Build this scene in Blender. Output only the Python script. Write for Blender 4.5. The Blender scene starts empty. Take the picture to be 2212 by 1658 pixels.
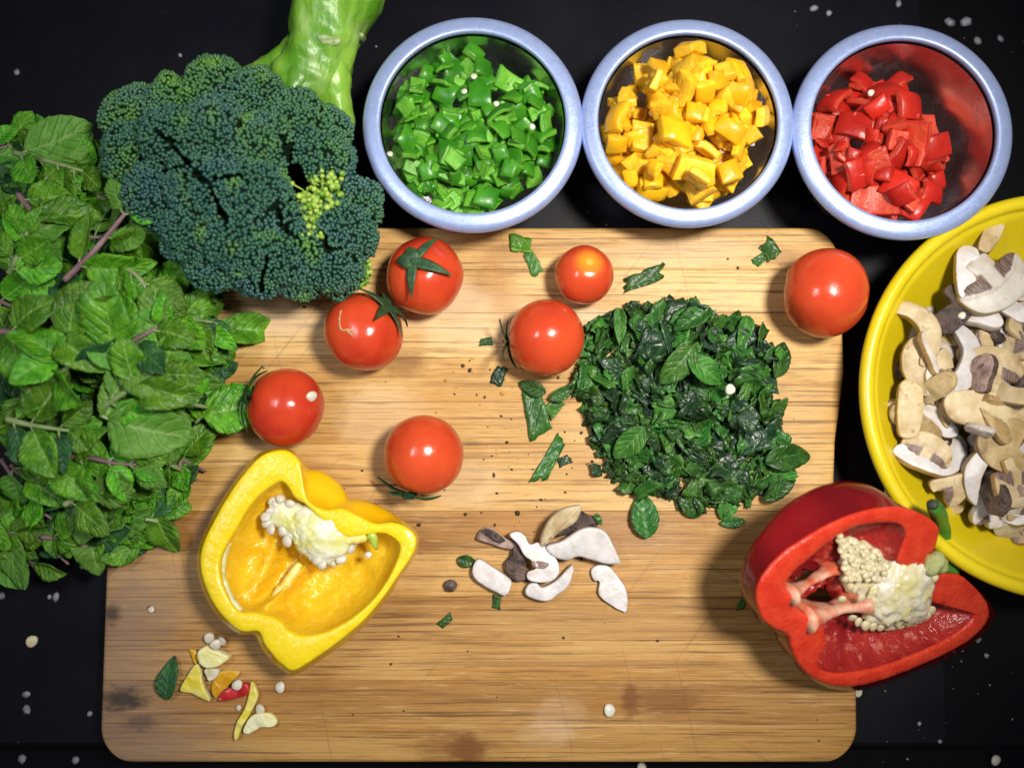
import bpy, bmesh, math, random
import numpy as np
from mathutils import Vector, Matrix, noise as mnoise

scene = bpy.context.scene
PI = math.pi
# ------------------------------------------------------------------ camera
IMG_W, IMG_H = 2212.0, 1658.0          # the grid positions were measured on
BOARD_Z = 0.018                        # top of the cutting board above the counter
CAM_D = 0.45                           # camera to board along the lens axis
FPX = 1944.0                           # focal length in grid units
TILT = math.radians(4.5)
CAM = Vector((0, -CAM_D * math.sin(TILT), BOARD_Z + CAM_D * math.cos(TILT)))
cam_data = bpy.data.cameras.new('camera')
cam = bpy.data.objects.new('camera', cam_data)
scene.collection.objects.link(cam)
cam.location = CAM
cam.rotation_euler = (TILT, 0, 0)
cam_data.sensor_width = 36
cam_data.lens = 36 * FPX / IMG_W
cam_data.clip_start = 0.02
cam_data.clip_end = 20
cam_data.dof.use_dof = True
cam_data.dof.focus_distance = 0.437
cam_data.dof.aperture_fstop = 3.6
scene.camera = cam
# ------------------------------------------------------------------ world and lamps
world = bpy.data.worlds.new('World')
scene.world = world
world.use_nodes = True
world.node_tree.nodes['Background'].inputs[0].default_value = (0.68, 0.70, 0.76, 1)
world.node_tree.nodes['Background'].inputs[1].default_value = 0.15


def area_lamp(name, loc, target, sx, sy, watts, col):
    l = bpy.data.lights.new(name, 'AREA')
    l.shape = 'RECTANGLE'
    l.size, l.size_y = sx, sy
    l.energy = watts
    l.color = col
    o = bpy.data.objects.new(name, l)
    scene.collection.objects.link(o)
    o.location = loc
    o.rotation_euler = (Vector(target) - Vector(loc)).to_track_quat('-Z', 'Y').to_euler()
    return o


def spot_lamp(name, loc, target, watts, radius, size, col):
    l = bpy.data.lights.new(name, 'SPOT')
    l.energy = watts
    l.color = col
    l.shadow_soft_size = radius
    l.spot_size = math.radians(size)
    l.spot_blend = 1.0
    o = bpy.data.objects.new(name, l)
    scene.collection.objects.link(o)
    o.location = loc
    o.rotation_euler = (Vector(target) - Vector(loc)).to_track_quat('-Z', 'Y').to_euler()
    return o


spot_lamp('hood_lamp', (0.21, 0.07, 0.64), (0.025, 0.035, 0), 26.5, 0.055, 60, (1.0, 0.95, 0.85))
area_lamp('tube_lamp', (-0.30, 0.06, 0.62), (0, 0, 0), 0.18, 0.08, 1.1, (0.93, 0.96, 1.0))
scene.view_settings.view_transform = 'Standard'
scene.view_settings.look = 'None'
scene.view_settings.exposure = 0
scene.view_settings.gamma = 1
scene.render.engine = 'CYCLES'

# ------------------------------------------------------------------ geometry helpers
CT, ST = math.cos(TILT), math.sin(TILT)


def ray(px, py):
    x, y = (px - IMG_W / 2) / FPX, (IMG_H / 2 - py) / FPX
    return Vector((x, y * CT + ST, y * ST - CT))


def at(px, py, z=BOARD_Z):
    d = ray(px, py)
    return CAM + d * ((z - CAM.z) / d.z)


def at_plane(px, py, p0, n):
    d = ray(px, py)
    return CAM + d * ((p0 - CAM).dot(n) / d.dot(n))


def mpp(z, py=829):                      # metres per grid unit at a height
    return (at(1107, py, z) - at(1106, py, z)).length


col = scene.collection


def link(name, me, parent=None, loc=None):
    o = bpy.data.objects.new(name, me)
    col.objects.link(o)
    if parent is not None:
        o.parent = parent
    if loc is not None:
        o.location = loc
    return o


def mk(name, verts, faces, mats, midx=None, smooth=True, uv=None):
    me = bpy.data.meshes.new(name)
    me.from_pydata([tuple(v) for v in verts], [], faces)
    for m in (mats if isinstance(mats, (list, tuple)) else [mats]):
        me.materials.append(m)
    if midx is not None:
        me.polygons.foreach_set('material_index', midx)
    if smooth:
        me.polygons.foreach_set('use_smooth', [True] * len(me.polygons))
    if uv is not None:
        lay = me.uv_layers.new(name='UVMap')
        li = np.zeros(len(me.loops), dtype=np.int32)
        me.loops.foreach_get('vertex_index', li)
        lay.data.foreach_set('uv', np.asarray(uv, dtype=np.float32)[li].ravel())
    me.update()
    return me


def empty(name, loc):
    o = bpy.data.objects.new(name, None)
    o.empty_display_size = 0.01
    col.objects.link(o)
    o.location = loc
    return o


def tag(o, label=None, cat=None, group=None, kind=None):
    if label: o['label'] = label
    if cat: o['category'] = cat
    if group: o['group'] = group
    if kind: o['kind'] = kind
    return o


def catmull(pts, n):
    """closed smooth curve through pts, n samples evenly spread"""
    P = np.array([list(p) for p in pts], dtype=float)
    m = len(P)
    out = []
    for i in range(m):
        p0, p1, p2, p3 = P[i - 1], P[i], P[(i + 1) % m], P[(i + 2) % m]
        for t in np.linspace(0, 1, 12, endpoint=False):
            out.append(0.5 * ((2 * p1) + (-p0 + p2) * t + (2 * p0 - 5 * p1 + 4 * p2 - p3) * t * t + (-p0 + 3 * p1 - 3 * p2 + p3) * t ** 3))
    out = np.array(out)
    seg = np.linalg.norm(np.roll(out, -1, 0) - out, axis=1)
    s = np.concatenate([[0], np.cumsum(seg)])
    tt = np.linspace(0, s[-1], n, endpoint=False)
    cl = np.vstack([out, out[:1]])
    return np.stack([np.interp(tt, s, cl[:, k]) for k in range(P.shape[1])], 1)


def radial(poly, c, n):
    """distance from c to the closed polygon at n angles"""
    a = np.array(poly)[:, :2] - np.array(c)[:2]
    b = np.roll(a, -1, 0)
    R = np.zeros(n)
    for k in range(n):
        th = 2 * PI * k / n
        d = np.array([math.cos(th), math.sin(th)])
        e = b - a
        den = d[0] * (-e[:, 1]) + d[1] * e[:, 0]
        den[np.abs(den) < 1e-15] = 1e-15
        t = (a[:, 0] * (-e[:, 1]) + a[:, 1] * e[:, 0]) / den
        s = (d[0] * a[:, 1] - d[1] * a[:, 0]) / den
        ok = (t > 0) & (s >= -1e-9) & (s <= 1 + 1e-9)
        R[k] = t[ok].max() if ok.any() else R[k - 1]
    return R


def inside(poly, x, y):
    c = False
    n = len(poly)
    for i in range(n):
        x1, y1 = poly[i][:2]
        x2, y2 = poly[i - 1][:2]
        if (y1 > y) != (y2 > y) and x < (x2 - x1) * (y - y1) / (y2 - y1) + x1:
            c = not c
    return c


def rings_mesh(rings, close_first=True, close_last=True):
    """rings: list of equal-length lists of points -> verts, faces"""
    V, F = [], []
    n = len(rings[0])
    for r in rings:
        V += [tuple(p) for p in r]
    for i in range(len(rings) - 1):
        for k in range(n):
            a, b = i * n + k, i * n + (k + 1) % n
            F.append((a, b, b + n, a + n))
    if close_first:
        F.append(tuple(range(n - 1, -1, -1)))
    if close_last:
        o = (len(rings) - 1) * n
        F.append(tuple(range(o, o + n)))
    return V, F


def lathe(profile, n=72, wob=None):
    rings = []
    for r, z in profile:
        rings.append([(r * math.cos(2 * PI * k / n), r * math.sin(2 * PI * k / n), z) for k in range(n)])
    return rings


def tube(path, radii, n=10, amp=0.0, fr=1.0, cap=True, seed=0):
    path = [Vector(p) for p in path]
    rings = []
    up = Vector((0.13, 0.21, 0.97))
    for i, p in enumerate(path):
        t = (path[min(i + 1, len(path) - 1)] - path[max(i - 1, 0)]).normalized()
        s = t.cross(up)
        if s.length < 1e-4:
            s = t.cross(Vector((1, 0, 0)))
        s.normalize()
        u = s.cross(t)
        R = []
        for k in range(n):
            a = 2 * PI * k / n
            d = s * math.cos(a) + u * math.sin(a)
            q = p + d * radii[i]
            if amp:
                q = q + d * amp * mnoise.fractal(q * fr + Vector((seed, 0, 0)), 1.0, 2.0, 3)
            R.append(q)
        rings.append(R)
    return rings_mesh(rings, cap, cap)


def spline(pts, n):
    P = [Vector(p) for p in pts]
    out = []
    m = len(P)
    for k in range(n):
        t = k / (n - 1) * (m - 1)
        i = min(int(t), m - 2)
        f = t - i
        p0, p1, p2, p3 = P[max(i - 1, 0)], P[i], P[i + 1], P[min(i + 2, m - 1)]
        out.append(0.5 * ((2 * p1) + (p2 - p0) * f + (2 * p0 - 5 * p1 + 4 * p2 - p3) * f * f + (3 * p1 - p0 - 3 * p2 + p3) * f ** 3))
    return out


def slab(outline, thick, n=48, bev=0.3, wav=0.0, dome=0.0, seed=0):
    """soft-edged slice from a 2-D outline (metres, about its own centre); z from 0 to thick"""
    o = catmull(outline, n)
    c = o.mean(0)
    nx = np.roll(o, -1, 0) - np.roll(o, 1, 0)
    nrm = np.stack([nx[:, 1], -nx[:, 0]], 1)
    nrm /= np.linalg.norm(nrm, axis=1)[:, None] + 1e-12
    D = np.linalg.norm(o[:, None] - o[None], axis=2)
    ii = np.arange(n)
    gap = np.abs(ii[:, None] - ii[None]); gap = np.minimum(gap, n - gap)
    D[gap < max(n // 7, 3)] = 9
    lim = 0.30 * D.min(1)
    lim = np.minimum(np.minimum(lim, np.roll(lim, 1)), np.roll(lim, -1))
    area = 0.5 * np.sum(o[:, 0] * np.roll(o[:, 1], -1) - np.roll(o[:, 0], -1) * o[:, 1])
    if area < 0:
        nrm = -nrm
        o = o[::-1].copy()
        nrm = nrm[::-1].copy()
        lim = lim[::-1].copy()
    b = thick * bev
    prof = [(-b, 0), (-b * 0.3, b * 0.3), (0, b), (0, thick - b), (-b * 0.3, thick - b * 0.3), (-b, thick)]

    def zz(p, z):
        w = wav * mnoise.noise(Vector((p[0] * 90, p[1] * 90, seed * 3.1)))
        q = (p - c)
        return z + w - dome * float(q @ q) * 40
    rings = []
    for off, z in prof:
        pp = o + nrm * (np.maximum(off, -lim))[:, None]
        rings.append([(p[0], p[1], zz(p, z)) for p in pp])
    V, F = rings_mesh(rings, True, True)
    return V, F, n


class Height:
    """height map in world x, y used for settling loose pieces one on another"""
    def __init__(self, cx, cy, half, cell=0.0012, fn=None):
        self.c = cell
        self.n = int(2 * half / cell) + 1
        self.x0, self.y0 = cx - half, cy - half
        xs = self.x0 + np.arange(self.n) * cell
        ys = self.y0 + np.arange(self.n) * cell
        self.X, self.Y = np.meshgrid(xs, ys)
        self.H = fn(self.X, self.Y) if fn else np.zeros_like(self.X)

    def drop(self, x, y, r, th, q=75):
        i0, i1 = int((y - r - self.y0) / self.c), int((y + r - self.y0) / self.c) + 1
        j0, j1 = int((x - r - self.x0) / self.c), int((x + r - self.x0) / self.c) + 1
        i0, j0 = max(i0, 0), max(j0, 0)
        h = self.H[i0:i1 + 1, j0:j1 + 1]
        X, Y = self.X[i0:i1 + 1, j0:j1 + 1], self.Y[i0:i1 + 1, j0:j1 + 1]
        m = (X - x) ** 2 + (Y - y) ** 2 <= r * r
        if not m.any():
            return 0, Vector((0, 0, 1))
        z = float(np.percentile(h[m], q))
        A = np.stack([X[m] - x, Y[m] - y, np.ones(m.sum())], 1)
        s, _, _, _ = np.linalg.lstsq(A, h[m], rcond=None)
        nrm = Vector((-s[0], -s[1], 1)).normalized()
        h[m] = np.maximum(h[m], z + th)
        return z, nrm


# ------------------------------------------------------------------ material helpers
class G:
    def __init__(self, name):
        self.m = bpy.data.materials.new(name)
        self.m.use_nodes = True
        self.t = self.m.node_tree
        self.b = self.t.nodes['Principled BSDF']
        self.out = self.t.nodes['Material Output']

    def set(self, sock, v):
        if isinstance(v, bpy.types.NodeSocket):
            self.t.links.new(v, sock)
        elif isinstance(v, (tuple, list)) and len(v) == 3 and sock.type == 'RGBA':
            sock.default_value = (*v, 1)
        else:
            sock.default_value = v

    def new(self, typ, out=0, props=None, **kw):
        n = self.t.nodes.new(typ)
        for k, v in (props or {}).items():
            setattr(n, k, v)
        for k, v in kw.items():
            self.set(n.inputs[k.replace('_', ' ')], v)
        return n.outputs[out]

    def math(self, op, a, b=0.0, c=None, clamp=False):
        n = self.t.nodes.new('ShaderNodeMath')
        n.operation = op
        n.use_clamp = clamp
        self.set(n.inputs[0], a)
        self.set(n.inputs[1], b)
        if c is not None: self.set(n.inputs[2], c)
        return n.outputs[0]

    def mix(self, f, a, b, mode='MIX'):
        n = self.t.nodes.new('ShaderNodeMix')
        n.data_type = 'RGBA'
        n.blend_type = mode
        self.set(n.inputs[0], f)
        self.set(n.inputs[6], a)
        self.set(n.inputs[7], b)
        return n.outputs[2]

    def ramp(self, f, lo, hi, a=0.0, b=1.0):
        n = self.t.nodes.new('ShaderNodeMapRange')
        n.interpolation_type = 'SMOOTHSTEP'
        for i, v in enumerate((f, lo, hi, a, b)):
            self.set(n.inputs[i], v)
        return n.outputs[0]

    def pos(self):
        return self.new('ShaderNodeNewGeometry')

    def obj(self):
        return self.new('ShaderNodeTexCoord', out=3)

    def rnd(self):
        return self.new('ShaderNodeObjectInfo', out=5)

    def noise(self, vec, scale, detail=3.0, rough=0.5, dist=0.0):
        return self.new('ShaderNodeTexNoise', Vector=vec, Scale=scale, Detail=detail, Roughness=rough, Distortion=dist)

    def scale(self, vec, s):
        n = self.t.nodes.new('ShaderNodeVectorMath')
        n.operation = 'MULTIPLY'
        self.set(n.inputs[0], vec)
        n.inputs[1].default_value = s
        return n.outputs[0]

    def shift(self, vec, k):
        n = self.t.nodes.new('ShaderNodeVectorMath')
        n.operation = 'ADD'
        self.set(n.inputs[0], vec)
        self.set(n.inputs[1], k)
        return n.outputs[0]

    def bump(self, h, dist, strength=1.0, nrm=None):
        n = self.t.nodes.new('ShaderNodeBump')
        n.inputs['Strength'].default_value = strength
        n.inputs['Distance'].default_value = dist
        self.set(n.inputs['Height'], h)
        if nrm is not None: self.set(n.inputs['Normal'], nrm)
        self.set(self.b.inputs['Normal'], n.outputs[0])
        return n.outputs[0]

    def p(self, **kw):
        for k, v in kw.items():
            self.set(self.b.inputs[k.replace('_', ' ')], v)
        return self.m


def flesh(name, a, b, rough=0.4, nscale=120, sss=0.0, bump=0.0004, bscale=400, radius=(0.006, 0.003, 0.001), hue=0.0, coat=0.0, spec=0.5):
    """mottled two-tone organic surface, varied a little from piece to piece"""
    g = G(name)
    v = g.shift(g.obj(), g.rnd())
    f = g.ramp(g.noise(v, nscale, 4), 0.32, 0.68)
    c = g.mix(f, a, b)
    if hue:
        h = g.t.nodes.new('ShaderNodeHueSaturation')
        g.set(h.inputs['Color'], c)
        g.set(h.inputs['Value'], g.math('MULTIPLY_ADD', g.rnd(), hue, 1 - hue * 0.55))
        c = h.outputs[0]
    g.p(Base_Color=c, Roughness=rough)
    g.b.inputs['Specular IOR Level'].default_value = spec
    if sss:
        g.b.inputs['Subsurface Weight'].default_value = sss
        g.b.inputs['Subsurface Radius'].default_value = radius
        g.b.inputs['Subsurface Scale'].default_value = 1.0
    if coat:
        g.b.inputs['Coat Weight'].default_value = coat
        g.b.inputs['Coat Roughness'].default_value = 0.08
    if bump:
        g.bump(g.noise(v, bscale, 3), bump)
    return g.m


M = {}

# ------------------------------------------------------------------ the counter
def make_counter():
    g = G('black_counter')
    P = g.pos()
    f = g.ramp(g.noise(P, 700, 2), 0.66, 0.74)
    big = g.noise(P, 9, 4)
    c = g.mix(g.math('MULTIPLY', f, 0.2), (0.002, 0.002, 0.003), (0.03, 0.03, 0.04))
    g.p(Base_Color=c, Roughness=g.ramp(big, 0.3, 0.7, 0.36, 0.5))
    g.b.inputs['Specular IOR Level'].default_value = 0.13
    g.bump(g.noise(P, 1600, 2), 0.00006)
    M['counter'] = g.m
    z = -0.03
    # a slab with a rounded front edge, a lower ledge in front of it
    yf = at(1106, 1619, 0).y
    Y0, Y1, X = yf, 0.9, 1.0
    prof = [(Y1, -0.03), (Y1, 0.0)] + [(yf + 0.003 - 0.003 * math.sin(a), -0.003 + 0.003 * math.cos(a)) for a in np.linspace(0, PI / 2, 6)] + [(yf, -0.03)]
    V, F = [], []
    for x in (-X, X):
        V += [(x, y, zz) for y, zz in prof]
    n = len(prof)
    for i in range(n - 1):
        F.append((i, i + 1, i + 1 + n, i + n))
    F.append(tuple(range(n))[::-1]); F.append(tuple(range(n, 2 * n)))
    o = link('counter', mk('counter', V, F, M['counter'], smooth=False))
    tag(o, 'black speckled kitchen counter under the board', None, None, 'structure')
    V = [(-X, -0.9, -0.012), (X, -0.9, -0.012), (X, yf - 0.0015, -0.012), (-X, yf - 0.0015, -0.012),
         (-X, -0.9, -0.04), (X, -0.9, -0.04), (X, yf - 0.0015, -0.04), (-X, yf - 0.0015, -0.04)]
    F = [(0, 1, 2, 3), (4, 7, 6, 5), (0, 4, 5, 1), (1, 5, 6, 2), (2, 6, 7, 3), (3, 7, 4, 0)]
    o = link('counter_ledge', mk('counter_ledge', V, F, M['counter'], smooth=False))
    tag(o, 'lower black ledge along the front of the counter', None, None, 'structure')
    # thin dark panel let into the counter, its corner shows bottom right
    a = at(2046, 1612, 0.001)
    V, F = [], []
    x1, y0, t = a.x, yf + 0.0035, 0.0011
    r = 0.004
    cor = [(x1 - r + r * math.sin(q), y0 + r - r * math.cos(q)) for q in np.linspace(0, PI / 2, 6)]
    base = [(-0.8, y0)] + cor + [(x1, 0.8), (-0.8, 0.8)]
    nb = len(base)
    V = [(x, y, 0.0002) for x, y in base] + [(x, y, t - 0.0004) for x, y in base] + \
        [(x + (0.0004 if x < 0 and abs(x) > .7 else -0.0004), y + (-0.0004 if y > .7 else 0.0004), t) for x, y in base]
    for k in range(nb):
        k2 = (k + 1) % nb
        F.append((k, k2, k2 + nb, k + nb)); F.append((k + nb, k2 + nb, k2 + 2 * nb, k + 2 * nb))
    F.append(tuple(range(2 * nb, 3 * nb)))
    g = G('dark_panel')
    P = g.pos()
    f = g.ramp(g.noise(P, 900, 2), 0.68, 0.75)
    c = g.mix(g.math('MULTIPLY', f, 0.35), (0.004, 0.004, 0.0075), (0.05, 0.05, 0.07))
    g.p(Base_Color=c, Roughness=g.ramp(g.noise(P, 14, 4), 0.3, 0.7, 0.33, 0.48))
    g.b.inputs['Specular IOR Level'].default_value = 0.18
    g.bump(g.noise(P, 1500, 2), 0.00006)
    o = link('worktop_panel', mk('worktop_panel', V, F, g.m, smooth=False))
    tag(o, 'thin black panel let into the counter under the board', None, None, 'structure')


PANEL_Z = 0.0012
make_counter()


# ------------------------------------------------------------------ the cutting board
def make_board():
    g = G('bamboo')
    P = g.pos()
    sep = g.t.nodes.new('ShaderNodeSeparateXYZ')
    g.set(sep.inputs[0], P)
    r = g.rnd()
    off = g.t.nodes.new('ShaderNodeCombineXYZ')
    g.set(off.inputs[0], g.math('MULTIPLY', r, 7.0)); g.set(off.inputs[2], r)
    V = g.shift(P, off.outputs[0])
    warp = g.noise(g.scale(V, (5, 30, 1)), 1.0, 2)
    vv = g.t.nodes.new('ShaderNodeCombineXYZ')
    g.set(vv.inputs[1], g.math('MULTIPLY_ADD', warp, 0.004, -0.002))
    V = g.shift(V, vv.outputs[0])
    fine = g.noise(g.scale(V, (13, 820, 1)), 1.0, 4, 0.7)
    mid = g.noise(g.scale(V, (5, 250, 1)), 1.0, 3, 0.6)
    broad = g.noise(g.scale(V, (3.5, 55, 1)), 1.0, 2, 0.5)
    blot = g.noise(g.scale(V, (16, 34, 1)), 1.0, 4, 0.55)
    c = g.mix(g.ramp(broad, 0.35, 0.65), (0.61, 0.395, 0.155), (0.50, 0.285, 0.085))
    c = g.mix(g.math('MULTIPLY', g.ramp(blot, 0.52, 0.72), 0.55), c, (0.66, 0.46, 0.20))
    c = g.mix(g.math('MULTIPLY', g.ramp(blot, 0.46, 0.30), 0.4), c, (0.40, 0.19, 0.045))
    c = g.mix(1.0, c, g.new('ShaderNodeObjectInfo', out=1), 'MULTIPLY')
    c = g.mix(g.math('MULTIPLY', g.ramp(mid, 0.48, 0.30), 0.42), c, (0.20, 0.085, 0.025))
    c = g.mix(g.math('MULTIPLY', g.ramp(fine, 0.50, 0.32), 0.85), c, (0.11, 0.045, 0.014))
    c = g.mix(g.math('MULTIPLY', g.ramp(fine, 0.58, 0.74), 0.5), c, (0.74, 0.52, 0.22))

    fib = g.noise(g.scale(V, (55, 950, 1)), 1.0, 2, 0.6)
    c = g.mix(g.ramp(fib, 0.44, 0.28, 0, .5), c, (0.20, 0.085, 0.025))
    c = g.mix(g.ramp(fib, 0.60, 0.74, 0, .35), c, (0.76, 0.56, 0.28))
    # knife marks: sparse thin lines at a slant
    for ang, sd in ((.5, 3.0), (-.9, 11.0), (1.35, 23.0)):
        rot = g.t.nodes.new('ShaderNodeVectorRotate'); rot.rotation_type = 'Z_AXIS'
        g.set(rot.inputs['Vector'], P); rot.inputs['Angle'].default_value = ang
        kn = g.noise(g.shift(g.scale(rot.outputs[0], (9, 420, 1)), (sd, sd, 0)), 1.0, 1, 0.5)
        c = g.mix(g.ramp(kn, .715, .75, 0, .28), c, (0.20, 0.09, 0.03))

    def spot(px, py, sx, sy, soft=0.5, rag=0.35):
        q = at(px, py)
        n = g.t.nodes.new('ShaderNodeVectorMath'); n.operation = 'SUBTRACT'
        g.set(n.inputs[0], P); n.inputs[1].default_value = q
        s = g.scale(n.outputs[0], (1 / sx, 1 / sy, 0))
        L = g.t.nodes.new('ShaderNodeVectorMath'); L.operation = 'LENGTH'
        g.set(L.inputs[0], s)
        d = g.math('ADD', L.outputs['Value'], g.math('MULTIPLY_ADD', g.noise(g.scale(P, (110, 260, 1)), 1.0, 4, 0.7), rag * 2, -rag))
        return g.ramp(d, 1.0, 1.0 - soft, 0.0, 1.0)
    # bamboo nodes (darker, ragged) and dried or grimy marks
    for px, py, sx, sy, k in ((1362, 1514, .0060, .0115, .8), (1440, 1512, .028, .0105, .62), (1010, 1618, .013, .010, .85), (985, 1615, .03, .012, .5),
                              (870, 785, .016, .010, .5), (1700, 560, .016, .008, .5), (880, 1180, .02, .006, .25),
                              (1090, 560, .02, .010, .33), (1060, 620, .018, .012, .3), (1100, 1240, .02, .006, .3)):
        c = g.mix(g.math('MULTIPLY', spot(px, py, sx, sy, .7, .55), k), c, (0.17, 0.06, 0.014))
    for px, py, sx, sy, k in ((1210, 1548, .017, .014, .16), (1180, 1585, .018, .008, .16), (600, 690, .03, .012, .38), (1030, 690, .05, .018, .32), (950, 640, .03, .012, .3), (1230, 720, .03, .02, .28),
                              (1480, 545, .06, .010, .2), (1310, 690, .03, .008, .3), (820, 900, .03, .02, .22), (1000, 1040, .025, .015, .25), (700, 1250, .05, .02, .0)):
        c = g.mix(g.math('MULTIPLY', spot(px, py, sx, sy, .5, .45), k), c, (0.70, 0.54, 0.38))
    for px, py, sx, sy, k in ((1150, 930, .03, .025, .4), (1000, 870, .035, .014, .3), (1060, 590, .014, .016, .5), (1090, 660, .012, .02, .4), (1760, 560, .012, .010, .5), (1250, 1000, .02, .02, .35), (1100, 1130, .03, .012, .4), (760, 1120, .03, .012, .35), (1500, 1180, .05, .015, .35),
                              (1340, 1250, .05, .012, .3), (1000, 1400, .06, .012, .3), (1650, 1350, .03, .03, .25), (560, 1180, .04, .03, .3)):
        c = g.mix(g.math('MULTIPLY', spot(px, py, sx, sy, .9, .6), k), c, (0.40, 0.19, 0.045))
    for px, py, sx, sy, k in ((250, 1420, .045, .085, .55), (330, 1620, .06, .03, .5), (330, 1280, .04, .03, .3)):
        c = g.mix(g.math('MULTIPLY', spot(px, py, sx, sy, .9, .5), k), c, (0.24, 0.17, 0.145))
    for px, py, sx, sy, k in ((265, 1510, .018, .008, .9), (243, 1325, .006, .008, .8), (300, 1560, .014, .006, .5)):
        c = g.mix(g.math('MULTIPLY', spot(px, py, sx, sy, .8, .6), k), c, (0.035, 0.028, 0.025))
    g.p(Base_Color=c, Roughness=g.ramp(blot, 0.3, 0.7, 0.36, 0.58))
    g.b.inputs['Specular IOR Level'].default_value = 0.32
    g.bump(g.math('MULTIPLY_ADD', fine, 0.7, g.math('MULTIPLY', mid, 0.5)), 0.0004, 0.8)
    M['bamboo'] = g.m

    y_top, y_bot = at(1106, 491).y, at(1106, 1647).y
    xl0 = at(216, 1560).x
    yr = [(at(px, py).y, at(px, py).x) for py, px in ((491, 1813), (560, 1813), (700, 1821), (800, 1825), (880, 1816), (950, 1806), (1040, 1803),
                                                      (1150, 1810), (1250, 1829), (1400, 1847), (1500, 1852), (1647, 1853))][::-1]
    ya, xa = [a for a, b in yr], [b for a, b in yr]
    RC = 0.017

    def corner(y):
        d = min(y - y_bot, y_top - y)
        if d >= RC: return 0.0
        d = max(d, 0)
        return RC - math.sqrt(max(RC * RC - (RC - d) ** 2, 0))

    def xl(y): return xl0 + corner(y)
    def xr(y): return float(np.interp(y, ya, xa)) - corner(y)
    cx, cy = 0.5 * (xl0 + max(xa)), 0.5 * (y_top + y_bot)
    root = empty('cutting_board', (cx, cy, PANEL_Z))
    tag(root, 'rectangular bamboo cutting board of glued strips with rounded corners', 'cutting board')
    cuts = [491, 583, 676, 772, 868, 958, 1046, 1103, 1196, 1290, 1382, 1469, 1562, 1647]
    ys = [at(1106, p).y for p in cuts]
    rb = 0.0022
    T = BOARD_Z - PANEL_Z

    def edge_drop(d):
        if d >= rb: return 0.0
        d = max(d, 0)
        return rb - math.sqrt(max(rb * rb - (rb - d) ** 2, 0))
    TINT = [(1.08, 1.08, 1.08), (1.1, 1.1, 1.1), (1.08, 1.06, 1.0), (1.02, .98, .88), (.98, .93, .80), (1.0, .95, .82), (.95, .88, .76),
            (.70, .59, .48), (.92, .82, .68), (.74, .63, .51), (.84, .72, .58), (.68, .56, .43), (.84, .75, .61)]
    for i in range(len(ys) - 1):
        y1, y0 = ys[i] - 0.00007, ys[i + 1] + 0.00007
        u = np.linspace(0, 1, 22)
        if i == 0: tt = 1 - (1 - u) ** 1 ; tt = np.sin(u * PI / 2)
        elif i == len(ys) - 2: tt = 1 - np.cos(u * PI / 2)
        else: tt = np.concatenate([[0, .004, .012], np.linspace(.04, .96, 9), [.988, .996, 1]])
        rows = y0 + (y1 - y0) * tt
        R = []
        for k, y in enumerate(rows):
            a, b = xl(y), xr(y)
            dy = min(y - y_bot, y_top - y)
            g_ = 0.0
            if k in (0, len(rows) - 1) and not ((i == 0 and k) or (i == len(ys) - 2 and not k)): g_ = 0.00010
            row = [(a, 0.0)]
            offs = [0, .12, .35, .65, 1.0]
            for o_ in offs: row.append((a + rb * o_, T - edge_drop(rb * o_)))
            for f in np.linspace(0.02, .98, 14): row.append((a + rb + (b - a - 2 * rb) * f, T))
            for o_ in offs[::-1]: row.append((b - rb * o_, T - edge_drop(rb * o_)))
            row.append((b, 0.0))
            R.append([(x - cx, y - cy, max(z - (edge_drop(dy) if z > 0 else 0) - (g_ if z > 0 else 0), 0)) for x, z in row])
        V, F = [], []
        n = len(R[0])
        for q in R: V += q
        for k in range(len(R) - 1):
            for j in range(n - 1):
                F.append((k * n + j, k * n + j + 1, (k + 1) * n + j + 1, (k + 1) * n + j))
        F.append(tuple(range(n))[::-1]); F.append(tuple(range((len(R) - 1) * n, len(R) * n)))
        o = link('bamboo_strip', mk('bamboo_strip', V, F, M['bamboo']), root)
        o.color = (*TINT[i], 1)


make_board()
# ------------------------------------------------------------------ tomatoes
def tomato_mat(unripe=None):
    g = G('tomato_skin')
    o = g.obj()
    f = g.ramp(g.noise(g.shift(o, g.rnd()), 32, 3), 0.3, 0.7)
    c = g.mix(f, (0.42, 0.020, 0.010), (0.60, 0.062, 0.018))
    dots = g.ramp(g.noise(o, 900, 1), 0.70, 0.78)
    c = g.mix(g.math('MULTIPLY', dots, 0.18), c, (0.8, 0.25, 0.06))
    c = g.mix(g.math('MULTIPLY', g.rnd(), 0.4), c, (0.66, 0.10, 0.025))
    if unripe is not None:
        n = g.t.nodes.new('ShaderNodeVectorMath'); n.operation = 'DISTANCE'
        g.set(n.inputs[0], o); n.inputs[1].default_value = unripe
        c = g.mix(g.ramp(n.outputs['Value'], .0095, .001, 0, .85), c, (0.72, 0.33, 0.02))
    g.p(Base_Color=c, Roughness=g.ramp(g.noise(o, 90, 3), 0.3, 0.75, 0.15, 0.28))
    g.b.inputs['Subsurface Weight'].default_value = 0.25
    g.b.inputs['Subsurface Radius'].default_value = (0.006, 0.0015, 0.0006)
    g.b.inputs['Subsurface Scale'].default_value = 1.0
    g.bump(g.math('MULTIPLY_ADD', g.noise(o, 60, 2), 2.0, g.noise(o, 320, 3)), 0.00022, 0.7)
    return g.m


def make_tomato_mats():
    M['tomato'] = tomato_mat()
    M['scar'] = flesh('stem_scar', (0.55, 0.46, 0.10), (0.62, 0.36, 0.05), 0.35, 300, bump=0.0002, bscale=900)
    M['sepal'] = flesh('calyx_green', (0.012, 0.045, 0.018), (0.03, 0.085, 0.025), 0.5, 300, bump=0.0002, bscale=900)
    M['scratch'] = flesh('scar_cork', (0.55, 0.36, 0.16), (0.42, 0.2, 0.1), 0.6, 500)


make_tomato_mats()


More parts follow.
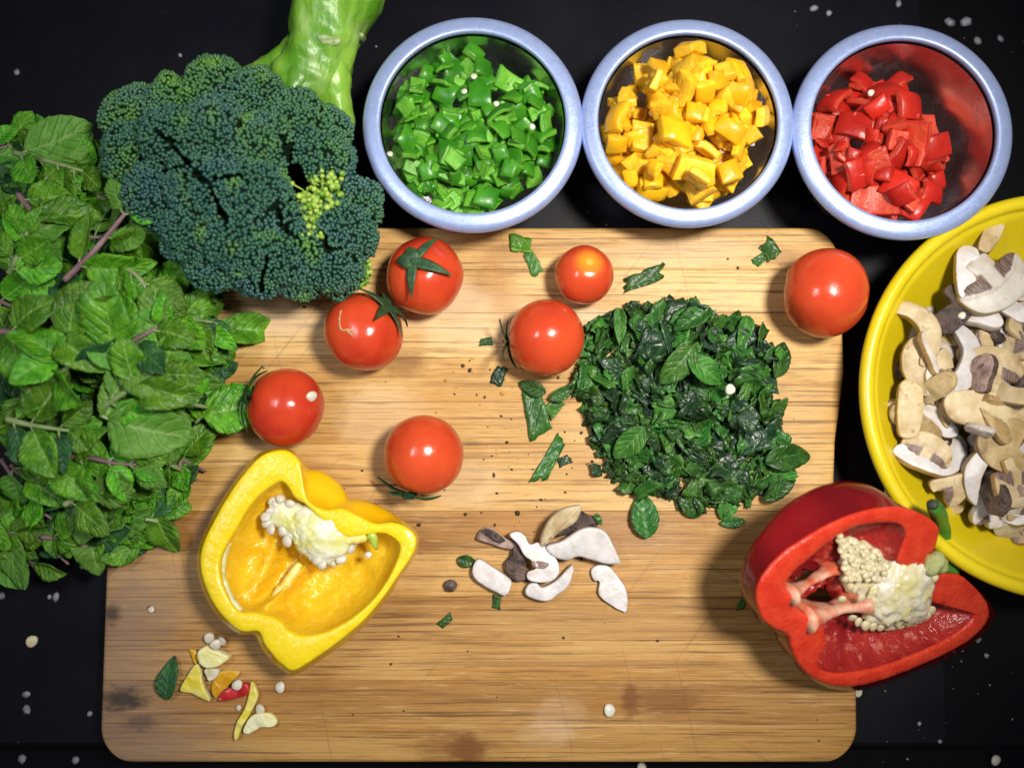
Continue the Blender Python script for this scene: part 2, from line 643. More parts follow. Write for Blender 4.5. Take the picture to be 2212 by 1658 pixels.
def tomato(px, py, r, label, axis, squash=0.95, lobes=0.012, sepals=None, scar=None, seed=0, rx=1.0):
    rnd = random.Random(seed)
    z0 = BOARD_Z
    R = r * mpp(BOARD_Z + 0.018, py)
    cz = z0 + R * squash * 0.985
    c = at(px, py, cz)
    root = empty('cherry_tomato', (c.x, c.y, z0))
    tag(root, label, 'tomato', 'cherry tomatoes on the board')
    a = Vector(axis).normalized()
    q = a.to_track_quat('Z', 'Y').to_matrix()
    n, m = 56, 30
    rings = []
    for i in range(m + 1):
        ph = PI * i / m
        rr, zz = math.sin(ph), math.cos(ph)
        dim = 0.10 * math.exp(-(ph / 0.26) ** 2) + 0.02 * math.exp(-((PI - ph) / 0.16) ** 2) * -1
        ring = []
        for k in range(n):
            t = 2 * PI * k / n
            lob = 1 + lobes * math.cos(5 * t + seed) * math.sin(ph) + 0.026 * mnoise.noise(Vector((math.cos(t) * rr * 1.2, math.sin(t) * rr * 1.2, zz + seed * 3.7)))
            p = Vector((rr * math.cos(t) * R * lob * rx, rr * math.sin(t) * R * lob, (zz - dim) * R * squash * lob))
            ring.append(q @ p + Vector((0, 0, cz - z0)))
        rings.append(ring)
    lo = min(p.z for rg in rings for p in rg)
    rings = [[Vector((p.x, p.y, p.z - lo - 0.0002)) for p in rg] for rg in rings]
    sh = -lo
    V, F = rings_mesh(rings)
    top = q @ Vector((0, 0, R * squash * 0.90)) + Vector((0, 0, cz - z0 + sh))
    me = mk('fruit', V, [f[::-1] for f in F], tomato_mat(top) if scar else M['tomato'])
    link('fruit', me, root)
    top = q @ Vector((0, 0, R * squash * 0.90)) + Vector((0, 0, cz - z0 + sh))
    if sepals:
        # calyx hub with a short stub, and one mesh per sepal
        hub_r = R * 0.13
        prof = [(0.0001, R * 0.16), (hub_r * .55, R * 0.155), (hub_r * .6, R * 0.06), (hub_r * 1.3, R * 0.035), (hub_r * 1.4, -R * 0.02)]
        hv, hf = rings_mesh(lathe(prof, 14), False, False)
        hv = [q @ Vector(v) + top for v in hv]
        cal = link('calyx', mk('calyx', hv, [f[::-1] for f in hf], M['sepal']), root)
        for ang, ln, w, lift in sepals:
            t = math.radians(ang)
            d0 = Vector((math.cos(t), math.sin(t), 0))
            s0 = Vector((-math.sin(t), math.cos(t), 0))
            pts, fc = [], []
            N = 9
            tw = rnd.uniform(-.5, .5)
            for i in range(N):
                f = i / (N - 1)
                arc = f * ln
                # hugs the fruit, then lifts away and curls
                th = arc * 0.95
                rad = R * (1.015 + lift * f * f + 0.05 * math.sin(f * 3))
                p = d0 * (math.sin(th) * rad) + Vector((0, 0, math.cos(th) * rad * squash - R * squash * 0.90 + R * 0.02 * (1 - f)))
                ww = R * w * .78 * (1 - f) ** 0.8 * (0.8 + 0.7 * math.sin(f * 2.6)) + R * 0.008
                sd = (s0 * math.cos(tw * f) + Vector((0, 0, 1)) * math.sin(tw * f))
                for k, (u, h) in enumerate(((-1, .0), (-.5, .035), (0, -.01), (.5, .035), (1, .0))):
                    pts.append(p + sd * (u * ww) + Vector((0, 0, h * R * (1 - .5 * f))) + s0 * (R * .12 * tw * f * f))
            top_n = len(pts)
            pts += [p - d0 * 0 - Vector((0, 0, R * 0.02)) for p in pts]
            for i in range(N - 1):
                for k in range(4):
                    a0 = i * 5 + k
                    fc.append((a0, a0 + 5, a0 + 6, a0 + 1))
                    fc.append((a0 + top_n, a0 + 1 + top_n, a0 + 6 + top_n, a0 + 5 + top_n))
                for k in (0, 4):
                    a0 = i * 5 + k
                    fc.append((a0, a0 + top_n, a0 + 5 + top_n, a0 + 5) if k == 0 else (a0 + 5, a0 + 5 + top_n, a0 + top_n, a0))
            pts = [q @ Vector(v) + top for v in pts]
            link('sepal', mk('sepal', pts, fc, M['sepal']), cal)
    if seed == 2:
        # healed crack in the skin, on the side turned to the broccoli
        from mathutils.bvhtree import BVHTree
        bt = BVHTree.FromPolygons([tuple(x) for x in V], F)
        for pts in (((738, 668), (733, 690), (737, 712), (752, 712), (765, 716)), ((748, 712), (757, 720), (762, 726))):
            path = []
            for qx, qy in pts:
                h = bt.ray_cast(CAM - root.location, ray(qx, qy).normalized())
                if h[0] is not None: path.append(h[0])
            if len(path) > 2:
                path = spline(path, 12)
                v, f_ = tube(path, [.00035 + .0003 * math.sin(i * 1.7) ** 2 for i in range(12)], 6)
                link('crack', mk('crack', v, f_, M['scratch']), root)
    if scar:
        sr = R * scar
        rr = []
        for f in (0.0001, .35, .7, 1.0):
            rr.append([q @ Vector((sr * f * math.cos(2 * PI * k / 20) * (1 + .1 * math.sin(3 * k)), sr * f * math.sin(2 * PI * k / 20), R * 0.03 * (1 - f * f) + R * squash * (0.02 * f * f))) + top for k in range(20)])
        v, f_ = rings_mesh(rr, False, False)
        link('stem_scar', mk('stem_scar', v, f_, M['scar']), root)
    return root, R, c


T = {}
T[1] = tomato(918, 596, 84, 'cherry tomato with a star-shaped green calyx facing up, below the green pepper cup', (-.2, .17, .95), .96, .014,
              [(115, 1.02, .19, .16), (35, .85, .17, .22), (182, .95, .13, .14), (245, .42, .30, .08), (300, .45, .28, .08)], seed=1)
T[2] = tomato(787, 718, 86, 'cherry tomato with a cracked skin and calyx on its right, beside the broccoli', (.66, .58, .45), .94, .02,
              [(20, .9, .2, .25), (100, .75, .16, .25), (170, .8, .17, .2), (235, .95, .16, .12), (305, .9, .2, .1)], seed=2)
T[3] = tomato(617, 880, 85, 'cherry tomato beside the mint leaves with a white pepper seed on it', (-.88, .34, .34), .96, .012,
              [(10, 1.0, .12, .1), (75, .85, .13, .35), (150, .8, .14, .3), (215, .9, .13, .12), (290, .9, .12, .12)], seed=3)
T[4] = tomato(916, 982, 86, 'cherry tomato just above the yellow pepper half, calyx at its lower side', (-.30, -.93, -.02), 1.0, .006,
              [(200, .9, .15, .35), (150, .55, .2, .3), (100, .5, .2, .25), (20, .8, .14, .1), (275, .8, .14, .2)], seed=4)
T[5] = tomato(1180, 729, 83, 'plain orange red cherry tomato leaning against the chopped mint', (-.93, -.08, -.22), .99, .006,
              [(60, .95, .05, .5), (140, .6, .07, .3), (205, .6, .07, .25), (265, .8, .05, .45), (330, .7, .07, .2)], seed=5)
T[6] = tomato(1262, 594, 65, 'smallest cherry tomato with a yellow stem scar on top', (.12, .3, .94), .96, .006, None, .13, seed=6)
T[7] = tomato(1780, 632, 95, 'large cherry tomato overhanging the right edge of the board', (-.9, .2, -.3), .95, .022, None, None, seed=7)


# ------------------------------------------------------------------ steel cups and the yellow bowl
def make_vessel_mats():
    g = G('satin_steel_rim')
    o = g.obj()
    f = g.noise(o, 260, 4)
    c = g.mix(g.ramp(f, .3, .75), (0.34, 0.43, 0.74), (0.39, 0.48, 0.79))  # bluish light falling on the steel is put into the rim colour
    g.p(Base_Color=c, Metallic=0.45, Roughness=g.ramp(g.noise(o, 900, 2), .3, .7, .32, .46))
    g.bump(g.noise(o, 1400, 2), 0.00005)
    M['rim'] = g.m
    g = G('polished_steel')
    o = g.obj()
    g.p(Base_Color=(0.66, 0.66, 0.68), Metallic=1.0, Roughness=g.ramp(g.noise(o, 120, 3), .3, .7, .20, .30))
    M['steel'] = g.m
    g = G('yellow_plastic')
    o = g.obj()
    c = g.mix(g.ramp(g.noise(o, 16, 3), .35, .65), (0.62, 0.47, 0.006), (0.70, 0.55, 0.010))
    g.p(Base_Color=c, Roughness=g.ramp(g.noise(o, 220, 3), .3, .7, .26, .38))
    g.b.inputs['Subsurface Weight'].default_value = 0.12
    g.b.inputs['Subsurface Radius'].default_value = (0.004, 0.003, 0.0005)
    g.b.inputs['Subsurface Scale'].default_value = 1.0
    g.bump(g.noise(o, 500, 2), 0.00005)
    M['plastic'] = g.m


make_vessel_mats()
CUPS = {}


def cup(key, px, py, r, zr, label):
    c = at(px, py, zr)
    R = r * mpp(zr, py)
    base = Vector((c.x, c.y, PANEL_Z))
    root = empty('steel_cup', base)
    tag(root, label, 'cup', 'steel cups behind the board')
    H = zr - PANEL_Z
    w = R * 0.165                       # width of the rolled rim
    Ri = R - w
    rb = R * 0.66
    prof = []
    # outside wall from the base up, under the rim
    prof = [(0.0001, 0.0006), (rb * .8, 0.0004), (rb, 0.002)]
    for f in np.linspace(0.08, 1, 10):
        prof.append((rb + (Ri + w * .25 - rb) * f ** 0.75, 0.002 + (H - 0.004 - 0.002) * f))
    v, f_ = rings_mesh(lathe(prof, 96), False, False)
    inner = []
    t = 0.0011
    for f in np.linspace(1, 0.06, 12):
        inner.append((rb + (Ri - rb) * f ** 0.6 - t * .5, 0.003 + (H - 0.0035 - 0.003) * f))
    inner += [(rb * .85, 0.0026), (rb * .5, 0.0022), (0.0001, 0.0022)]
    vi, fi = rings_mesh(lathe(inner, 96), False, False)
    n0 = len(v)
    wall = link('wall', mk('wall', v + vi, f_ + [tuple(x + n0 for x in q) for q in fi], M['steel']), root)
    # rolled rim: flat-topped ring with rounded edges
    rim = []
    for a in np.linspace(0, 2 * PI, 22, endpoint=False):
        ca, sa = math.cos(a), math.sin(a)
        rim.append((R - w / 2 + (w / 2) * math.copysign(abs(ca) ** .7, ca), H - 0.0026 + 0.0026 * math.copysign(abs(sa) ** .8, sa) - 0.0012 * ca))
    rings = lathe(rim, 120)
    rings.append(rings[0])
    v, f_ = rings_mesh(rings, False, False)
    link('rim', mk('rim', v, f_, M['rim']), root)
    CUPS[key] = (base, R, Ri, rb, H)
    return root


cup('green', 1021, 263, 240, 0.052, 'steel cup with a rim tinted as by bluish light holding chopped green pepper')
cup('yellow', 1487, 260, 232, 0.052, 'steel cup with a rim tinted as by bluish light holding chopped yellow pepper')
cup('red', 1954, 279, 240, 0.052, 'steel cup with a rim tinted as by bluish light holding chopped red pepper')


def make_bowl():
    zr = 0.047
    c = at(2306, 850, zr)
    R = 444 * mpp(zr)
    base = Vector((c.x, c.y, PANEL_Z * 0 + 0.0012))
    root = empty('mixing_bowl', base)
    tag(root, 'yellow plastic bowl of sliced mushrooms at the right edge', 'bowl')
    H = zr - base.z
    rb = R * 0.50
    t = 0.0022
    out = [(0.0001, 0.001), (rb * .9, 0.0005), (rb, 0.002)]
    for f in np.linspace(0.06, 1, 14):
        out.append((rb + (R - 0.0040 - rb) * f ** 0.80, 0.002 + (H - 0.004) * f))
    # rounded lip
    for a in np.linspace(-1.9, PI + .2, 16):
        out.append((R - 0.0034 + 0.0034 * math.cos(a), H - 0.0032 + 0.0032 * math.sin(a)))
    for f in np.linspace(0.97, 0.05, 14):
        out.append((rb + (R - 0.0066 - rb) * f ** 0.80 - t * .3, 0.0045 + (H - 0.0075) * f))
    out += [(rb * .9, 0.0042), (rb * .5, 0.004), (0.0001, 0.004)]
    v, f_ = rings_mesh(lathe(out, 160), False, False)
    link('shell', mk('shell', v, f_, M['plastic']), root)
    return base, R, rb, H


BOWL = make_bowl()


# ------------------------------------------------------------------ chopped pepper
def make_dice_mats():
    for k, skin, f1, f2 in (('green', ((0.022, 0.15, 0.006), (0.05, 0.235, 0.010)), (0.10, 0.34, 0.022), (0.17, 0.43, 0.045)),
                            ('yellow', ((0.78, 0.36, 0.006), (0.85, 0.47, 0.010)), (0.84, 0.45, 0.018), (0.88, 0.55, 0.035)),
                            ('red', ((0.40, 0.012, 0.008), (0.52, 0.022, 0.010)), (0.55, 0.045, 0.022), (0.62, 0.08, 0.035))):
        M[k + '_skin'] = flesh(k + '_pepper_skin', skin[0], skin[1], 0.34, 90, sss=.15, bump=0.0003, bscale=300, hue=.35, spec=.4)
        M[k + '_flesh'] = flesh(k + '_pepper_flesh', f1, f2, 0.42, 200, sss=.25, bump=0.0006, bscale=500, hue=.3, spec=.4)
    M['seed'] = flesh('pepper_seed', (0.56, 0.47, 0.27), (0.66, 0.58, 0.40), 0.4, 400, sss=.2, bump=0.0002, bscale=900)
    M['seed_white'] = flesh('pale_seed', (0.58, 0.53, 0.42), (0.66, 0.63, 0.55), 0.4, 400, sss=.2, bump=0.0002, bscale=900)


make_dice_mats()


def dice_mesh(name, s, th, mats, rnd, curv):
    """a cut piece of pepper wall: curved plate, skin above, flesh at the sides and below"""
    n = 5
    ang = [rnd.uniform(-.18, .18) for _ in range(4)]
    cor = []
    el = rnd.uniform(.65, 1.6)
    for k in range(4):
        a = PI / 4 + k * PI / 2 + ang[k]
        r = s * rnd.uniform(.62, .80)
        cor.append((r * math.cos(a) * el, r * math.sin(a)))
    V = []
    for lay in (1, 0):
        for i in range(n):
            for j in range(n):
                u, v = i / (n - 1), j / (n - 1)
                x = (1 - u) * ((1 - v) * cor[0][0] + v * cor[1][0]) + u * ((1 - v) * cor[3][0] + v * cor[2][0])
                y = (1 - u) * ((1 - v) * cor[0][1] + v * cor[1][1]) + u * ((1 - v) * cor[3][1] + v * cor[2][1])
                e = max(abs(u - .5), abs(v - .5)) * 2
                z = (th if lay else 0) - curv * (x * x * 1.3 + y * y * .4) / s
                z += th * 0.25 * mnoise.noise(Vector((x / s * 1.5, y / s * 1.5, lay * 2 + cor[0][0] * 900)))
                if lay and e > .99: z -= th * .14
                if not lay and e > .99: z += th * .12
                sh = (1.0 if lay else .93)
                if lay and e > .99: sh = .97
                V.append((x * sh, y * sh, z))
    F, I = [], []
    nn = n * n
    for i in range(n - 1):
        for j in range(n - 1):
            a = i * n + j
            F.append((a, a + 1, a + n + 1, a + n)); I.append(0)
            F.append((a + nn, a + n + nn, a + n + 1 + nn, a + 1 + nn)); I.append(1)
    ring = [j for j in range(n)] + [i * n + n - 1 for i in range(1, n)] + [(n - 1) * n + j for j in range(n - 2, -1, -1)] + [i * n for i in range(n - 2, 0, -1)]
    for k in range(len(ring)):
        a, b = ring[k], ring[(k + 1) % len(ring)]
        F.append((a, a + nn, b + nn, b)); I.append(1)
    me = mk(name, V, F, mats, I)
    # hard cut edges
    me.polygons.foreach_set('use_smooth', [i == 0 or True for i in I])
    return me


def sharp(me, deg=40):
    bm = bmesh.new(); bm.from_mesh(me)
    bmesh.ops.recalc_face_normals(bm, faces=bm.faces)
    for e in bm.edges:
        if len(e.link_faces) == 2 and e.calc_face_angle(0) > math.radians(deg): e.smooth = False
    es = [e for e in bm.edges if not e.smooth]
    if es:
        bmesh.ops.bevel(bm, geom=es, offset=.00045, segments=2, affect='EDGES', profile=.5)
        for e in bm.edges: e.smooth = True
        for f in bm.faces: f.smooth = True
    bm.to_mesh(me); bm.free()


def scatter_pieces(key, name, label, cat, group, meshes, n, fn, region, seed, rpx, th, tilt=.5, flip=.35, half=.06, wall=None, zoff=0.0, sc=(.8, 1.2), q=58):
    rnd = random.Random(seed)
    cx, cy = region[0], region[1]
    H = Height(cx, cy, half, fn=fn)
    k = 0
    tries = 0
    out = []
    while k < n and tries < n * 40:
        tries += 1
        p = region[2](rnd)
        if p is None: continue
        x, y = p
        s = rnd.uniform(*sc)
        z, nr = H.drop(x, y, rpx * s * .60, th * s * .62, q)
        me = meshes[rnd.randrange(len(meshes))]
        o = link(name, me)
        nr = (nr + Vector((rnd.gauss(0, tilt), rnd.gauss(0, tilt), 0))).normalized()
        m = nr.to_track_quat('Z', 'Y').to_matrix() @ Matrix.Rotation(rnd.uniform(0, 2 * PI), 3, 'Z')
        if rnd.random() < flip: m = m @ Matrix.Rotation(PI, 3, 'X')
        o.rotation_euler = m.to_euler()
        o.location = (x, y, z + th * s * .5 + zoff)
        o.scale = (s, s, s)
        tag(o, label, cat, group)
        out.append(o)
        k += 1
    return out


def fill_cup(key, n, size, th, mound, region, label, group, seed, curv, tilt, flip, sc=(.75, 1.2)):
    base, R, Ri, rb, H = CUPS[key]
    rnd = random.Random(seed + 50)
    ms = []
    for i in range(14):
        me = dice_mesh('pepper_dice', size * rnd.uniform(.85, 1.2), th, [M[key + '_skin'], M[key + '_flesh']], rnd, curv * rnd.uniform(.4, 1.5))
        sharp(me, 50)
        ms.append(me)

    def fn(X, Y):
        return base.z + mound((X - base.x) / Ri, (Y - base.y) / Ri)

    def reg(r):
        for _ in range(50):
            x, y = r.uniform(-1, 1), r.uniform(-1, 1)
            if region(x, y, r): return base.x + x * Ri, base.y + y * Ri
        return None
    return scatter_pieces(key, key + '_pepper_piece', label, 'pepper piece', group, ms, n, fn, (base.x, base.y, reg), seed, size, th, tilt, flip, half=Ri * 1.3, sc=sc)


G_OBJ = fill_cup('green', 240, .0086, .0032, lambda x, y: .030 + .007 * np.clip(1 - (x * x + y * y), 0, 1) - .003 * np.clip(x, 0, 1),
                 lambda x, y, r: (x + .03) ** 2 + (y - .0) ** 2 < .88 ** 2, 'piece of chopped green pepper in the left steel cup', 'chopped green pepper in the cup', 11, .28, .50, .42)
Y_OBJ = fill_cup('yellow', 185, .0096, .0056, lambda x, y: .027 + .010 * np.clip(1 - (x * x + (y + .12) ** 2), 0, 1),
                 lambda x, y, r: (x + .02) ** 2 + (y + .10) ** 2 < .82 ** 2 and x * x + y * y < .86 ** 2, 'piece of chopped yellow pepper in the middle steel cup', 'chopped yellow pepper in the cup', 12, .15, .40, .45)
R_OBJ = fill_cup('red', 150, .0100, .0038, lambda x, y: .016 + .018 * np.clip(1 - ((x + .18) ** 2 + (y + .25) ** 2) * 1.2, 0, 1),
                 lambda x, y, r: (x + .12) ** 2 / .74 ** 2 + (y + .10) ** 2 / .86 ** 2 < 1 and x * x + y * y < .84 ** 2, 'piece of chopped red pepper in the right steel cup', 'chopped red pepper in the cup', 13, .3, .55, .4)


def seed_mesh(r, rnd, flat=.45):
    n, m = 12, 7
    rings = []
    for i in range(m + 1):
        ph = PI * i / m
        rr = []
        for k in range(n):
            t = 2 * PI * k / n
            e = 1 + .12 * math.cos(t) + .05 * math.sin(3 * t)
            rr.append((r * math.sin(ph) * math.cos(t) * e * 1.12, r * math.sin(ph) * math.sin(t) * e, r * flat * math.cos(ph) * (1 - .25 * math.sin(ph) ** 4 * 0)))
        rings.append(rr)
    V, F = rings_mesh(rings)
    return V, [f[::-1] for f in F]


_r = random.Random(5)
SEEDS = []
for i in range(5):
    v, f = seed_mesh(.0021, _r, .4 + .1 * (i % 3))
    SEEDS.append((mk('seed', v, f, M['seed']), mk('seed', v, f, M['seed_white'])))


def loose_seed(px, py, z, r_px, label, cat='seed', white=1, rot=None, group=None, seed=0):
    p = at(px, py, z)
    o = link('pepper_seed', SEEDS[seed % 5][white])
    s = r_px * mpp(z, py) / .0021
    o.scale = (s, s, s * .9)
    rr = random.Random(seed * 7 + int(px))
    o.rotation_euler = rot or (rr.uniform(-.3, .3), rr.uniform(-.3, .3), rr.uniform(0, 6))
    o.location = (p.x, p.y, z)
    tag(o, label, cat, group)
    return o


# pale seeds and bits caught in the cups
for k, (px, py) in enumerate(((1023, 165), (1002, 198), (843, 333), (1073, 225), (1150, 275), (890, 240), (1065, 305))):
    loose_seed(px, py, .048, 6.5, 'pale seed among the chopped green pepper pieces', seed=k, group='pale seeds in the green pepper cup')
for k, (px, py) in enumerate(((1408, 245), (1420, 252), (1560, 325), (1625, 310), (1540, 345))):
    loose_seed(px, py, .052 if k < 2 else .047, 6.5, 'pale seed among the chopped yellow pepper pieces', seed=k, group='pale seeds in the yellow pepper cup')
for k, (px, py) in enumerate(((1882, 200), (1968, 279), (1922, 350))):
    loose_seed(px, py, .043, 7, 'pale seed among the chopped red pepper pieces', seed=k, group='pale seeds in the red pepper cup')
# ------------------------------------------------------------------ pepper halves
def conv(pts, ox, oy, k):
    return [(ox + x * k, oy + y * k) for x, y in pts]


def pepper_half(root, cut, inner, sil, cpx, p0, nrm, d1, floor_fn, mats, n=150, seed=0, rest=None, depth_in=.7, rim_wave=None, shade_holes=()):
    """shell of a halved pepper: cut face in the plane (p0, nrm), body below it down to the board"""
    nrm = Vector(nrm).normalized()
    p0 = Vector(p0)
    ex = (Vector((1, 0, 0)) - nrm * nrm.x).normalized()
    ey = nrm.cross(ex)

    def loc(px, py, w=0.0):
        q = at_plane(px, py, p0 + nrm * w, nrm) - p0
        return (q.dot(ex), q.dot(ey))
    c = np.array(loc(*cpx))
    Rc = radial(catmull([loc(*p) for p in cut], 300), c, n)
    Ri = radial(catmull([loc(*p) for p in inner], 300), c, n)
    Rs = radial(catmull([loc(p[0], p[1], -d1) for p in sil], 300), c, n)
    Ri = np.minimum(Ri, Rc - .0022)
    Rs = np.maximum(Rs, Rc - .0006)
    origin = root.location
    th = np.arange(n) * 2 * PI / n
    cs, sn = np.cos(th), np.sin(th)

    def W(u, v, w):
        return p0 + ex * u + ey * v + nrm * w
    rw = rim_wave(th) if rim_wave else np.zeros(n)

    def build(depth):
        rings, mi = [], []
        # inside, from the floor centre out to the rim
        NI = 26
        for i in range(NI):
            s = (i + .02) / (NI - 1 + .02)
            ring = []
            for k in range(n):
                u, v = c[0] + Ri[k] * s * cs[k], c[1] + Ri[k] * s * sn[k]
                base = -depth * depth_in * (1 - s ** 2.6) ** .6 - .0012 + rw[k] * s ** 4
                ring.append(W(u, v, base + floor_fn(u - c[0], v - c[1], s, th[k]) * min(1, (1 - s) * 6)))
            rings.append(ring); mi.append(2)
        mi[-1] = 1
        for f, h in ((.03, -.0002), (.10, .0002), (.4, .0004), (.7, .0004), (.93, .0002), (.985, -.0002), (1.0, -.0012)):
            ring = []
            for k in range(n):
                r = Ri[k] + (Rc[k] - Ri[k]) * f
                nz = .00035 * mnoise.noise(Vector((r * cs[k] * 260, r * sn[k] * 260, seed)))
                ring.append(W(c[0] + r * cs[k], c[1] + r * sn[k], h + nz + rw[k]))
            rings.append(ring); mi.append(1)
        mi[-1] = 0
        for f in (.35, .7, 1.0):
            ring = []
            for k in range(n):
                r = Rc[k] + (Rs[k] - Rc[k]) * math.sin(f * PI / 2)
                ring.append(W(c[0] + r * cs[k], c[1] + r * sn[k], -.0012 - (d1 - .0012) * f + rw[k] * (1 - f)))
            rings.append(ring); mi.append(0)
        for a in np.linspace(.12, PI / 2 - .03, 12):
            ring = []
            for k in range(n):
                r = Rs[k] * math.cos(a) ** .75
                ring.append(W(c[0] + r * cs[k], c[1] + r * sn[k], -d1 - (depth - d1) * math.sin(a)))
            rings.append(ring); mi.append(0)
        return rings, mi
    lo, hi = d1 + .004, .09
    for _ in range(18):
        mid = .5 * (lo + hi)
        rings, mi = build(mid)
        zmin = min(p.z for r in rings[-13:] for p in r)
        if zmin > (rest if rest is not None else BOARD_Z) + .0002: lo = mid
        else: hi = mid
    rings, mi = build(lo)
    rings = [[p - origin for p in r] for r in rings]
    V, F = rings_mesh(rings, True, True)
    I = []
    for i in range(len(rings) - 1): I += [mi[i]] * n
    I += [2, 0]
    o = link('shell', mk('shell', V, F, mats, I), root)
    bm = bmesh.new(); bm.from_mesh(o.data); bmesh.ops.recalc_face_normals(bm, faces=bm.faces)
    if shade_holes:                                    # openings added in the whole wall so the hollow looks dark
        gone = []
        for f in bm.faces:
            d = f.calc_center_median() + origin - CAM
            zc = d.y * ST - d.z * CT
            x, y = IMG_W / 2 + FPX * d.x / zc, IMG_H / 2 - FPX * (d.y * CT + d.z * ST) / zc
            if any(inside(t, x, y) for t in shade_holes): gone.append(f)
        bmesh.ops.delete(bm, geom=gone, context='FACES')
    bm.to_mesh(o.data); bm.free()
    return lambda px, py, w: at_plane(px, py, p0 + nrm * w, nrm) - origin


def blob(pts_r, sub, amp, fr, seed, mats, name, parent, flat=None):
    """lumpy solid wrapped round a chain of (point, radius) by ray-marching a smooth union"""
    P = np.array([list(p) for p, r in pts_r]); R = np.array([r for p, r in pts_r])
    c = P.mean(0)
    bm = bmesh.new()
    bmesh.ops.create_icosphere(bm, subdivisions=sub, radius=1.0)
    far = float(np.max(np.linalg.norm(P - c, axis=1) + R)) * 1.6
    for v in bm.verts:
        d = np.array(v.co.normalized())
        lo, hi = 0.0, far
        ts = np.linspace(0, far, 60)
        q = c + ts[:, None] * d
        f = np.full(len(ts), 0.0)
        D = np.linalg.norm(q[:, None, :] - P[None], axis=2) / R[None]
        f = np.sum(np.exp(-(D ** 2) * 2.0), axis=1) - math.exp(-2.0)
        idx = np.where(f > 0)[0]
        t = ts[idx[-1]] if len(idx) else far * .1
        p = Vector(c + d * t)
        p += Vector(d) * amp * mnoise.fractal(p * fr + Vector((seed, 0, 0)), .8, 2.0, 4)
        v.co = p
    if flat:                                   # press it down towards a plane
        fn_, k_, o_ = flat
        for v in bm.verts: v.co -= fn_ * ((v.co - o_).dot(fn_) * (1 - k_))
    me = bpy.data.meshes.new(name)
    for f in bm.faces: f.smooth = True
    bm.to_mesh(me); bm.free()
    me.materials.append(mats)
    return link(name, me, parent)


def pepper_mats():
    def wall(name, a, b, hi, rough, bs, bd, sss=.25, rad=(.006, .004, .001)):
        g = G(name)
        o = g.obj()
        f = g.ramp(g.noise(o, 55, 4), .35, .65)
        c = g.mix(f, a, b)
        v = g.new('ShaderNodeTexVoronoi', Vector=o, Scale=bs)
        c = g.mix(g.ramp(g.noise(o, bs * .45, 3), .55, .75, 0, .55), c, hi)
        g.p(Base_Color=c, Roughness=rough)
        g.b.inputs['Subsurface Weight'].default_value = sss
        g.b.inputs['Subsurface Radius'].default_value = rad
        g.b.inputs['Subsurface Scale'].default_value = 1.0
        g.bump(g.math('ADD', g.noise(o, bs * .5, 3), g.math('MULTIPLY', g.noise(o, bs * 1.5, 2), .4)), bd)
        return g.m
    M['yp_skin'] = flesh('yellow_pepper_glossy_skin', (0.74, 0.40, 0.004), (0.80, 0.50, 0.006), .2, 60, sss=.2, bump=.00012, bscale=200)
    M['yp_cut'] = flesh('yellow_pepper_cut_edge', (0.78, 0.58, 0.008), (0.84, 0.64, 0.012), .28, 110, sss=.3, bump=.0004, bscale=420)
    M['yp_in'] = wall('yellow_pepper_inside', (0.76, 0.44, 0.010), (0.82, 0.54, 0.020), (0.9, 0.68, 0.12), .26, 420, .0009)
    M['rp_skin'] = flesh('red_pepper_glossy_skin', (0.115, 0.003, 0.005), (0.19, 0.005, 0.007), .15, 40, sss=.1, bump=.0001, bscale=180)  # dark red, darkened further so the upper left side looks shaded
    M['rp_cut'] = flesh('red_pepper_cut_edge', (0.54, 0.028, 0.011), (0.62, 0.050, 0.018), .3, 130, sss=.3, bump=.0006, bscale=520)
    M['rp_in'] = wall('red_pepper_inside', (0.24, 0.008, 0.010), (0.38, 0.025, 0.02), (0.66, 0.22, 0.16), .24, 520, .0009)
    M['core'] = flesh('pepper_core', (0.66, 0.64, 0.22), (0.78, 0.78, 0.64), .3, 130, sss=.3, bump=.0006, bscale=300)
    M['core_red'] = flesh('pepper_core_pink', (0.60, 0.54, 0.24), (0.74, 0.68, 0.60), .34, 120, sss=.3, bump=.0007, bscale=300)
    M['membrane'] = flesh('pepper_membrane', (0.60, 0.13, 0.06), (0.70, 0.42, 0.30), .35, 130, sss=.3, bump=.0005, bscale=500)
    M['membrane_y'] = flesh('pepper_membrane_yellow', (0.80, 0.62, 0.08), (0.82, 0.72, 0.28), .35, 200, sss=.3, bump=.0005, bscale=500)
    M['stem'] = flesh('pepper_stem', (0.035, 0.17, 0.015), (0.07, 0.25, 0.03), .38, 160, bump=.0004, bscale=300)
    M['stem_cut'] = flesh('pepper_stem_cut', (0.30, 0.34, 0.10), (0.42, 0.44, 0.20), .5, 300, bump=.0006, bscale=600)


pepper_mats()


def seeds_on(parent, root, pts, normals, r, white, rnd, name='seed'):
    for p, nr in zip(pts, normals):
        o = link(name, SEEDS[rnd.randrange(5)][white], parent)
        s = r * rnd.uniform(.8, 1.15) / .0021
        o.scale = (s, s, s * 1.1)
        nr = (Vector(nr) + Vector((rnd.gauss(0, .35), rnd.gauss(0, .35), rnd.gauss(0, .2)))).normalized()
        m = nr.to_track_quat('Z', 'Y').to_matrix() @ Matrix.Rotation(rnd.uniform(0, 6.3), 3, 'Z')
        o.rotation_euler = m.to_euler()
        o.location = p


def surf_hits(obj, targets, frm, lift=0.0):
    """points of obj's mesh nearest along a direction, in its parent's space"""
    from mathutils.bvhtree import BVHTree
    bm = bmesh.new(); bm.from_mesh(obj.data)
    t = BVHTree.FromBMesh(bm)
    out = []
    for q in targets:
        h = t.ray_cast(Vector(q) + frm * .08, -frm)
        if h[0] is not None: out.append((h[0] + h[1] * lift, h[1]))
    bm.free()
    return out


